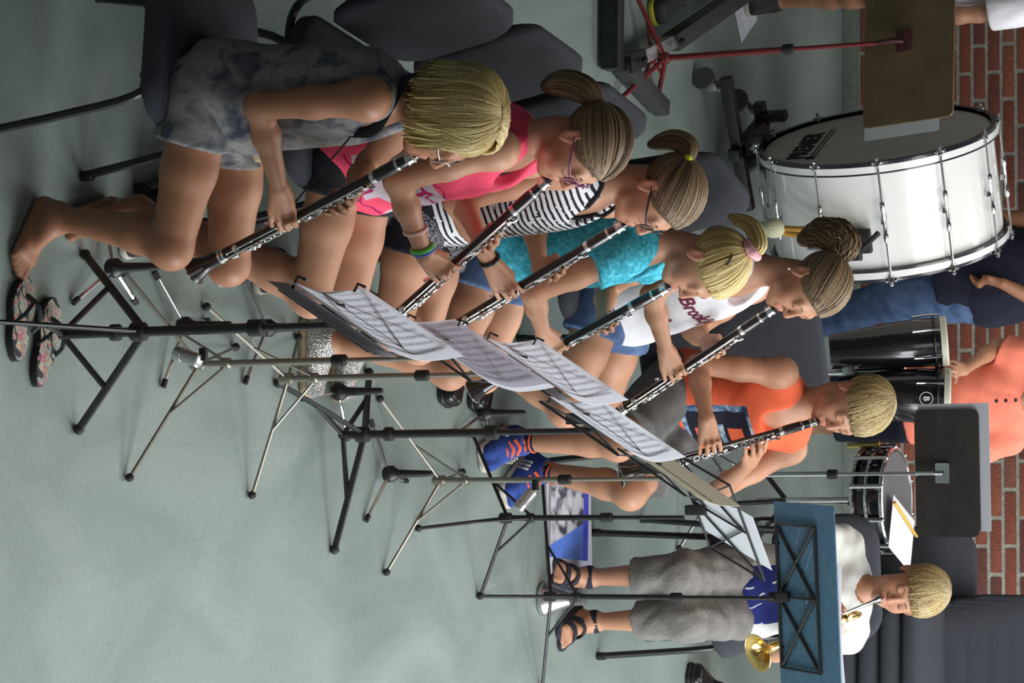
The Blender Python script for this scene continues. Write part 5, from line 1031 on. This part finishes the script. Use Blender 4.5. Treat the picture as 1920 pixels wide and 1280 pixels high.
for i in range(12):
    w = math.radians(14+30*i); q = math.cos(w)*e1+math.sin(w)*e2; P0 = A0+q*(DR+.024)
    rod = MB().tube([P0-DAX*.012, P0+DAX*(DW+.012)], .0042, 8).obj('tension_rod', CHROME, dr)
    for h0 in (.0, DW):
        s = 1 if h0 == 0 else -1; c = MB(); c.box(P0+DAX*(h0+s*.004), (.020, .020, .020), bev=.004); c.ball(P0+DAX*(h0-s*.014), .008, 8); c.ball(P0+DAX*(h0+s*.0)+np.cross(DAX, q)*.016, .006, 8); c.ball(P0+DAX*(h0+s*.0)-np.cross(DAX, q)*.016, .006, 8); c.obj('claw', CHROME, rod)
    lg = MB().lathe([(.006, -.075), (.0095, -.07), (.0095, -.045), (.0065, -.04), (.0065, .04), (.0095, .045), (.0095, .07), (.006, .075)], 12, P0+DAX*DW/2, DAX); lg.box(P0+DAX*DW/2-q*.008, (.02, .02, .02), bev=.003); lg.obj('lug', CHROME, rod)
# lettering on the front head, upside down as the drum hangs
INK = mat('black ink', (.02, .018, .018), .7)
nf = -DAX; ttx = nrm(-(np.cross(np.array([0, 0, 1.]), nf)))      # reading direction of upside-down letters
rt_ = nrm(np.cross(np.array([0, 0, 1.]), nf)); tilt = math.radians(-5.5); up_ = np.array([0, 0, -1.]); xx = -rt_*math.cos(tilt)+np.array([0, 0, 1.])*math.sin(tilt); yy = np.cross(nf, xx)
c_ = DC-DAX*(-.0095)+rt_*.075-np.array([0, 0, .245]); Mt = Matrix(((xx[0], yy[0], nf[0], c_[0]-DL[0]), (xx[1], yy[1], nf[1], c_[1]-DL[1]), (xx[2], yy[2], nf[2], c_[2]-DL[2]), (0, 0, 0, 1)))
text_obj('lettering', 'PREMiER', .092, INK, dr, Mt, .0006, 1.08, 0, .0036)
for k in range(2): 
    cc = c_-yy*(.050+.014*k)+xx*.02; MB().tube([D(cc-xx*.21), D(cc+xx*.21)], .0016 if k else .0022, 6).obj('underline', INK, dr)
cc = c_-xx*.195-yy*.042; MB().tube([D(cc+yy*.005), D(cc-yy*.026)], .006, 6).obj('underline', INK, dr)
# clamp plate on the shell, felt damper on the head
MB().box(D(DC-DAX*.02+np.array([0, 0, .02])+rt_*(-.16)), (.02, .045, .085), np.stack([DAX, rt_, [0, 0, 1]], 1), .004).obj('damper', FEET, dr)
# wheeled frame
fr = STEEL_B; zb = .125
for sgn, cx in ((0, .02), (1, DW-.02)):
    c = DC+DAX*cx; c = np.array([c[0], c[1], zb]); 
bar0, bar1 = np.array([-.925, 10.42, zb]), np.array([-.47, 10.62, zb]); d_ = nrm(bar1-bar0); n_ = np.array([-d_[1], d_[0], 0])
Rb = np.stack([d_, n_, [0, 0, 1]], 1)
MB().box(D((bar0+bar1)/2), (np.linalg.norm(bar1-bar0)+.02, .042, .042), Rb, .004).obj('frame_bar', fr, dr); MB().box(D((bar0*.3+bar1*.7)+n_*.30), (.30, .042, .042), Rb, .004).obj('frame_bar', fr, dr)
MB().box(D((bar0*.45+bar1*.55)+n_*.14), (.042, .40, .042), Rb, .004).obj('frame_bar', fr, dr)
for o_ in (.06, .28):
    for tt in (.50, .68): MB().box(D(bar0*(1-tt)+bar1*tt+n_*o_+np.array([0, 0, .055])), (.035, .05, .10), Rb, .004).obj('cradle', fr, dr)
for o_, ends in ((0, (bar0+d_*.03, bar1-d_*.03)), (.30, (bar0*.55+bar1*.45, bar1-d_*.03))):
    for e in ends:
        c = e+n_*o_; ca = MB().lathe([(.008, .0), (.016, .0), (.016, .014), (.008, .014)], 14, D(c+np.array([0, 0, -.036]))).obj('caster', mat('grey steel', (.22, .22, .22), .4, .8), dr)
        MB().lathe([(.010, -.011), (.040, -.011), (.043, -.006), (.043, .006), (.040, .011), (.010, .011)], 24, D(np.array([c[0]-.018*d_[0]-.02, c[1]-.02, .043])), (d_*.6+n_*.8)).obj('wheel', mat('dark wheel rubber', (.06, .06, .062), .6), ca)
        MB().box(D(np.array([c[0]-.01, c[1]-.01, .068])), (.030, .036, .045), Rb, .004).obj('fork', mat('grey steel', (.22, .22, .22), .4, .8), ca)
# clamp and mallet holder mounted on the shell
cl_ = np.array([-.315, 10.262, .655])
hold = empty('mallet_holder', tuple(cl_)); tag(hold, 'black clamp with mallet holder fixed to the bass drum shell', 'clamp')
MB().box((0, 0, .005), (.085, .030, .085), np.array([[.954, -.30, 0], [.30, .954, 0], [0, 0, 1.]]), .004).obj('plate', FEET, hold); MB().box((.045, -.040, -.005), (.048, .048, .055), bev=.006).obj('block', FEET, hold); MB().tube([(.030, -.050, .030), (-.025, -.060, .095)], [.008, .010], 10).obj('handle', FEET, hold); MB().tube([(.030, -.045, -.02), (.02, -.05, -.17)], .006, 8).obj('rod', CHROME, hold)
for x, z in ((-.02, .03), (.02, .03), (-.02, -.02)): MB().ball((x, -.018, z), .005, 8).obj('screw', CHROME, hold)
WOODY = mat('yellow varnished wood', (.42, .24, .04), .4, noise=.2, nscale=30); FELT = mat('cream felt', (.62, .60, .42), .95, bump=.6, bscale=250)
for k, (a, b, lb) in enumerate((((-.345, 10.215, .665), (-.372, 10.190, .385), 'drum mallet with cream felt head, nearer one in the holder'), ((-.310, 10.225, .662), (-.368, 10.225, .310), 'drum mallet with cream felt head, farther one in the holder'))):
    a = np.array(a); b = np.array(b); r = empty('mallet', tuple(b)); tag(r, lb, 'mallet', 'pair of felt mallets'); MB().tube([a-b, (a-b)*.5, (0, 0, .0)], [.011, .012, .009], 12).obj('shaft', WOODY, r); F_ = Field(.004); F_.ell((0, 0, -.015), np.eye(3), (.036, .036, .042), .01); V, Q = F_.build(1); link('felt_head', mesh_np('felt_head', V, Q), FELT, r)
# ------------------------------------------------------------------ congas, snare drum
def conga(c, top, ax, h, R, label, logo=False):
    r = empty('conga', (c[0], c[1], 0)); tag(r, label, 'drum', 'pair of small congas'); B = np.array([c[0], c[1], 0]); top = np.asarray(top, float); ax = nrm(ax); T = top-B
    MB().lathe([(R*.62, -h), (R*.70, -h*.85), (R*.92, -h*.5), (R*1.0, -h*.25), (R*.97, -.03), (R*.95, -.01)], 36, T, ax).obj('shell', mat('black gloss shell', (.008, .008, .010), .2, coat=.5), r)
    MB().lathe([(R*.97, -.022), (R*1.03, -.022), (R*1.03, -.004), (R*.98, .002), (.001, .004)], 36, T, ax, caps=False).obj('drum_head', mat('cream drum skin', (.66, .66, .54), .6), r); MB().torus(T-ax*.045, ax, R*1.05, .005, 36, 8).obj('rim', STEEL_B, r)
    e1 = nrm(np.cross(ax, (1, .2, 0))); e2 = np.cross(ax, e1)
    for i in range(6):
        q = math.cos(i*1.047+.4)*e1+math.sin(i*1.047+.4)*e2; MB().tube(bezier([T+q*(R*1.08)-ax*.02, T+q*(R*1.12)-ax*.06, T+q*(R*1.08)-ax*.12], 4), .004, 8).obj('tuning_hook', CHROME, r)
    if logo:
        f = nrm(np.array([.05, -1, .05])); f = nrm(f-ax*(f @ ax)); ce = T-ax*.085+f*(R*1.0+.003); MB().torus(ce, f, .023, .0014, 28, 6).obj('badge_ring', mat('white print', (.75, .75, .75), .6), r)
        x_ = np.cross(ax, f); Mx = Matrix(((x_[0], ax[0], f[0], ce[0]), (x_[1], ax[1], f[1], ce[1]), (x_[2], ax[2], f[2], ce[2]), (0, 0, 0, 1))); text_obj('badge_letter', 'B', .030, mat('white print', (.75, .75, .75), .6), r, Mx, .0005, 1.0, 0, .0008)
conga((.045, 10.62), (.045, 10.62, .865), (-.05, .30, 1), .42, .088, 'small black conga left of the boy’s hand, seen without badge'); conga((.245, 10.60), (.245, 10.60, .875), (.06, .30, 1), .40, .10, 'small black conga with a round white B badge', True)
st_ = empty('conga_stand', (.148, 10.56, 0)); tag(st_, 'chrome tripod stand carrying the two small congas', 'drum stand'); MB().tube([(0, 0, .12), (0, 0, .72)], .013, 12).obj('pole', CHROME, st_); MB().box((0, -.0, .52), (.045, .05, .05), bev=.006).obj('clamp', CHROME, st_); MB().tube([(-.05, .02, .715), (.05, .02, .715)], .010, 10).obj('cross_bar', CHROME, st_)
for k in range(3):
    a = math.radians(-40+120*k); MB().tube([(0, 0, .20), (.28*math.cos(a), .28*math.sin(a), .012)], .009, 8).obj('leg', CHROME, st_)
sn = empty('snare_drum', (.615, 10.62, 0)); tag(sn, 'black snare drum with chrome hoops behind the trumpet boy’s chair', 'drum'); S_ = (0, 0, 0)
MB().lathe([(.175, .545), (.178, .55), (.178, .655), (.175, .66)], 48).obj('shell', mat('black gloss shell', (.008, .008, .010), .2, coat=.5), sn); MB().lathe([(.176, .660), (.001, .662)], 48, caps=False).obj('drum_head', mat('grey drum skin', (.12, .12, .125), .6), sn)
for z in (.548, .60, .655): MB().torus((0, 0, z), (0, 0, 1), .186, .0085, 48, 8).obj('hoop', CHROME, sn)
for i in range(10):
    w = i*.628; MB().lathe([(.004, -.065), (.009, -.06), (.009, .06), (.004, .065)], 10, (.194*math.cos(w), .194*math.sin(w), .603)).obj('lug', CHROME, sn)
MB().tube([(0, 0, .12), (0, 0, .52)], .012, 12).obj('stand_pole', CHROME, sn)
for k in range(3):
    a = math.radians(30+120*k); MB().tube([(0, 0, .24), (.26*math.cos(a), .26*math.sin(a), .012)], .009, 8).obj('stand_leg', STEEL_B, sn); MB().tube([(0, 0, .50), (.185*math.cos(a), .185*math.sin(a), .54)], .008, 8).obj('cradle_arm', CHROME, sn)
MB().tube([(-.20, -.06, .50), (-.205, -.06, .62)], .011, 10).obj('side_tube', mat('brass tube', (.45, .36, .12), .3, .9), sn)
r = empty('score_sheet', (.735, 10.58, .682)); tag(r, 'white score with yellow edge lying on the snare drum', 'sheet'); page('sheet', .20, .28, lambda v: (v[0]*.9+v[1]*.4, v[1]*.9-v[0]*.4, v[2]+.004), r, PAPER); MB().tube([(-.12, -.10, .012), (.02, .16, .012)], .006, 6).obj('yellow_edge', mat('yellow card', (.55, .34, .04), .6), r)
# ------------------------------------------------------------------ keyboard frame at the far left
kf = empty('keyboard_frame', (-.95, 9.62, 0)); tag(kf, 'low black steel instrument frame with silver telescopic bar', 'frame'); K = lambda p: np.asarray(p, float)-np.array([-.95, 9.62, 0])
def bar(a, b, w, m, nm):
    a, b = K(a), K(b); d = nrm(b-a); n = nrm(np.cross((0, 0, 1), d)); u_ = np.cross(d, n); MB().box((a+b)/2, (np.linalg.norm(b-a), w, w), np.stack([d, n, u_], 1), .004).obj(nm, m, kf)
bar((-.905, 9.52, .045), (-1.45, 9.57, .045), .062, STEEL_B, 'base_bar'); bar((-.93, 9.60, .045), (-.80, 9.98, .045), .055, mat('dark grey steel', (.045, .045, .05), .5), 'base_bar'); bar((-.925, 9.60, .055), (-.96, 9.72, .065), .060, STEEL_B, 'sleeve'); bar((-.955, 9.70, .065), (-1.06, 10.10, .075), .048, mat('brushed aluminium', (.62, .62, .62), .35, .9), 'telescopic_bar'); bar((-1.03, 10.00, .075), (-1.40, 11.1, .11), .062, mat('dark grey steel', (.045, .045, .05), .5), 'outer_bar'); MB().ball(K((-1.03, 9.98, .125)), .014, 10).obj('knob', FEET, kf); MB().ball(K((-.945, 9.66, .108)), .012, 10).obj('knob', FEET, kf)
r = empty('running_shoe', (-1.185, 10.10, 0), math.radians(-65)); tag(r, 'dark running shoe with yellow trim at the frame edge', 'shoe'); F_ = Field(.004)
for w in (-.014, .014): F_.cap((-.10, w, .040), (.10, w*1.2, .036), .034, .028, .02)
F_.cap((-.09, 0, .05), (-.05, 0, .09), .034, .034, .02); F_.cut((0, 0, .018), (0, 0, -1)); F_.cut((0, 0, .10), (0, 0, 1)); V, Q = F_.build(1); link('upper', mesh_np('upper', V, Q), mat('dark mesh', (.03, .035, .035), .8), r)
F_ = Field(.004)
for w in (-.014, .014): F_.cap((-.10, w, .014), (.10, w*1.2, .014), .038, .032, .015)
F_.cut((0, 0, .022), (0, 0, 1)); F_.cut((0, 0, .001), (0, 0, -1)); V, Q = F_.build(1); link('sole', mesh_np('sole', V, Q), mat('yellow rubber', (.50, .48, .04), .6), r)
r = empty('flyer', (-1.23, 11.0, .0), .5); tag(r, 'small printed flyer on the floor by the outer bar', 'leaflet'); page('sheet', .16, .22, lambda v: (v[0], v[1], v[2]+.002), r, mat('blue white print', (.55, .60, .72), .6, col2=(.75, .77, .80), nscale=30))

r = empty('black_shoe', (1.255, 10.26, 0), math.radians(-120)); tag(r, 'black shoe standing alone on the floor beside the chair stack', 'shoe'); F_ = Field(.004)
for w in (-.014, .014): F_.cap((-.09, w, .036), (.09, w*1.2, .032), .032, .027, .02)
F_.cap((-.08, 0, .05), (-.04, 0, .075), .032, .030, .02); F_.sub_cap((-.07, 0, .12), (-.03, 0, .10), .030, .022, .004); F_.cut((0, 0, .016), (0, 0, -1)); V, Q = F_.build(1); link('upper', mesh_np('upper', V, Q), BLK_SHOE, r)
F_ = Field(.004)
for w in (-.014, .014): F_.cap((-.09, w, .012), (.09, w*1.2, .012), .035, .030, .015)
F_.cut((0, 0, .0185), (0, 0, 1)); F_.cut((0, 0, .001), (0, 0, -1)); V, Q = F_.build(1); link('sole', mesh_np('sole', V, Q), FEET, r)
# ------------------------------------------------------------------ people behind, partly in view
def standing(x, y, yaw, S, zpel, lean=(0, 0)):
    a = math.radians(yaw); F = np.array([math.cos(a), math.sin(a), 0]); R = np.array([F[1], -F[0], 0]); P = np.array([x, y, zpel]); N = P+np.array([lean[0], lean[1], .305*S]); k = S/1.45
    J = dict(S=S, yaw=yaw, hy=yaw, hp=10, hr=0, hs=1.0, pel=list(P), neck=list(N), head=list(N+np.array([0, 0, .115*S])+F*.02))
    for q, s in (('R', 1), ('L', -1)):
        sh = N+R*s*.105*S-np.array([0, 0, .045*S]); J['sh'+q] = list(sh); J['el'+q] = list(sh+R*s*.04-np.array([0, 0, .18*S])); J['wr'+q] = list(sh+R*s*.05+F*.05-np.array([0, 0, .33*S]))
        h = P+R*s*.052*S; J['hip'+q] = list(h); J['kn'+q] = list(np.array([h[0], h[1], zpel*.52])+F*.01); J['an'+q] = list(np.array([h[0], h[1], .075])-F*.01)
    return J
def relaxed(J, q, F, R, s):
    W = np.array(J['wr'+q]); d = np.array([0, 0, -1.]); ins = -R*s
    return ([W+d*.115+F*(.028-.018*i)+ins*.03 for i in range(4)], W+d*.06+F*.035+ins*.025, -ins, -F)
# boy in the orange polo shirt behind the congas
J = standing(.265, 10.88, -88, 1.36, .66); J['elR'] = [.085, 10.80, .99-.02]; J['wrR'] = [.150, 10.70, .905]; J['shR'] = [.105, 10.86, 1.055]; J['elR'] = [.07, 10.86, .985]; J['elL'] = [.47, 10.84, .83]; J['wrL'] = [.42, 10.70, .86]
p8 = Person(J, 'boy in salmon polo shirt with his hand on a conga, head out of view'); 
p8.hands = {'R': ([np.array([.115+.018*i, 10.62-.004*i, .872-.016*(3-i)*.6]) for i in range(4)], np.array([.195, 10.64, .885]), np.array([0, -.4, 1.]), np.array([1., 0, 0])), 'L': ([np.array([.36+.018*i, 10.60, .85]) for i in range(4)], np.array([.35, 10.64, .85]), np.array([0, -.3, 1.]), np.array([1., 0, 0]))}
p8.body(SKIN_WARM, .006, bare_feet=False); p8.hair(SANDY, 'short', 31, .35, 200)
SALMON = mat('salmon pique cotton', (.90, .24, .155), .85, bump=.2, bscale=220, noise=.05)
F_ = Field(.006); 
p8.shorts(NAVY, .95, .016, flare=.012); ps = p8.tank(SALMON, .014, -.02, .0, name='polo_shirt', sleeve=.72, loose=.03, wr=.004)
V_, Q_ = p8.last; bv_ = BVHTree.FromPolygons([Vector(v) for v in V_], [tuple(q) for q in Q_.tolist()])
for i in range(3):
    o_ = p8.P+p8.ua*(.40-.033*i)+p8.Ft*.4; h_ = bv_.ray_cast(Vector(o_), Vector(-p8.Ft)); 
    if h_[0] is not None: MB().lathe([(.006, 0), (.0065, .002), (.002, .0035)], 12, np.array(h_[0])-p8.loc, p8.Ft).obj('button', NAVY, ps)
co = MB().tube([x-p8.loc for x in bezier([p8.N+p8.Rt*.055-p8.Ft*.03+p8.ua*.012, p8.N+p8.Rt*.062+p8.Ft*.02+p8.ua*.002, p8.N+p8.Rt*.03+p8.Ft*.066-p8.ua*.04]+[p8.N-p8.Rt*.03+p8.Ft*.066-p8.ua*.04, p8.N-p8.Rt*.062+p8.Ft*.02+p8.ua*.002, p8.N-p8.Rt*.055-p8.Ft*.03+p8.ua*.012], 4)], .014, 8, flat=.45).obj('collar', SALMON, ps)
for q in 'RL': p8.shoe(q, p8.F, mat('dark trainer', (.03, .03, .035), .8), SOLE_W)
# person in navy shirt and jeans behind the bass drum
J = standing(-.20, 11.45, -95, 1.62, .80); J['shL'] = [-.045, 11.45, 1.21]; J['elL'] = [-.08, 11.42, 1.03]; J['wrL'] = [-.165, 11.27, .90]; J['anL'] = [-.03, 11.38, .08]; J['knL'] = [-.12, 11.35, .44]
p9 = Person(J, 'person in navy shirt and blue jeans standing behind the bass drum'); F9 = p9.F; p9.hands = {q: relaxed(J, q, p9.F, p9.R, s) for q, s in (('R', 1), ('L', -1))}
p9.body(SKIN_TAN, .006, bare_feet=False); p9.hair(BROWN, 'short', 33, .35, 200)
F_ = Field(.006); r_ = .105*p9.k; F_.cap(p9.T(.02, -.045, -.01), p9.T(.02, .045, -.01), r_, r_, .04)
for q in 'RL': hp, kn, an = p9.J['hip'+q], p9.J['kn'+q], p9.J['an'+q]; F_.cap(hp, kn, .095*p9.k, .075*p9.k, .03); F_.cap(kn, an, .072*p9.k, .060*p9.k, .03, flat=True)
p9.cloth('jeans', F_, DENIM, 2, .006); p9.tank(NAVY, .022, -.19, .0, name='navy_shirt', sleeve=.45, loose=.04, wr=.005)
F_ = Field(.006); F_.cap(p9.T(.25, -.03), p9.P+np.array([.02, -.03, -.18])-p9.Rt*.03, .12, .125, .03, flat=True); F_.cap(p9.T(.25, .03), p9.P+np.array([.02, -.03, -.18])+p9.Rt*.03, .12, .125, .03, flat=True); p9.cloth('shirt_tail', F_, NAVY, 2, .004)
for q in 'RL': 
    so, g, t, l, k = p9.shoe(q, p9.F, mat('dark trainer', (.03, .03, .035), .8), SOLE_W, 'sneaker', length=.17)
    for i in range(3):
        for sg in (-1, 1): MB().box(g+t*(.02+.02*i)+l*sg*.046+np.array([0, 0, .045])-p9.loc, (.006, .006, .04)).obj('stripe', STRIPE_W, so)
# person in white at the far left, arm in view
J = standing(-1.36, 11.12, -80, 1.55, .76); J['shL'] = [-1.185, 11.08, 1.16]; J['elL'] = [-1.165, 11.06, .90]; J['wrL'] = [-1.155, 10.97, .70]
p10 = Person(J, 'person in white T-shirt at the far edge with one bare arm in view'); p10.hands = {q: relaxed(J, q, p10.F, p10.R, s) for q, s in (('R', 1), ('L', -1))}
p10.body(SKIN_WARM, .006, bare_feet=False); p10.hair(BROWN, 'short', 35, .35, 200); p10.shorts(NAVY, .8, .016); p10.tank(WHITE_COT, .016, -.05, .0, name='t_shirt', sleeve=.85, loose=.03, wr=.004)
for q in 'RL': p10.shoe(q, p10.F, mat('dark trainer', (.03, .03, .035), .8), SOLE_W)
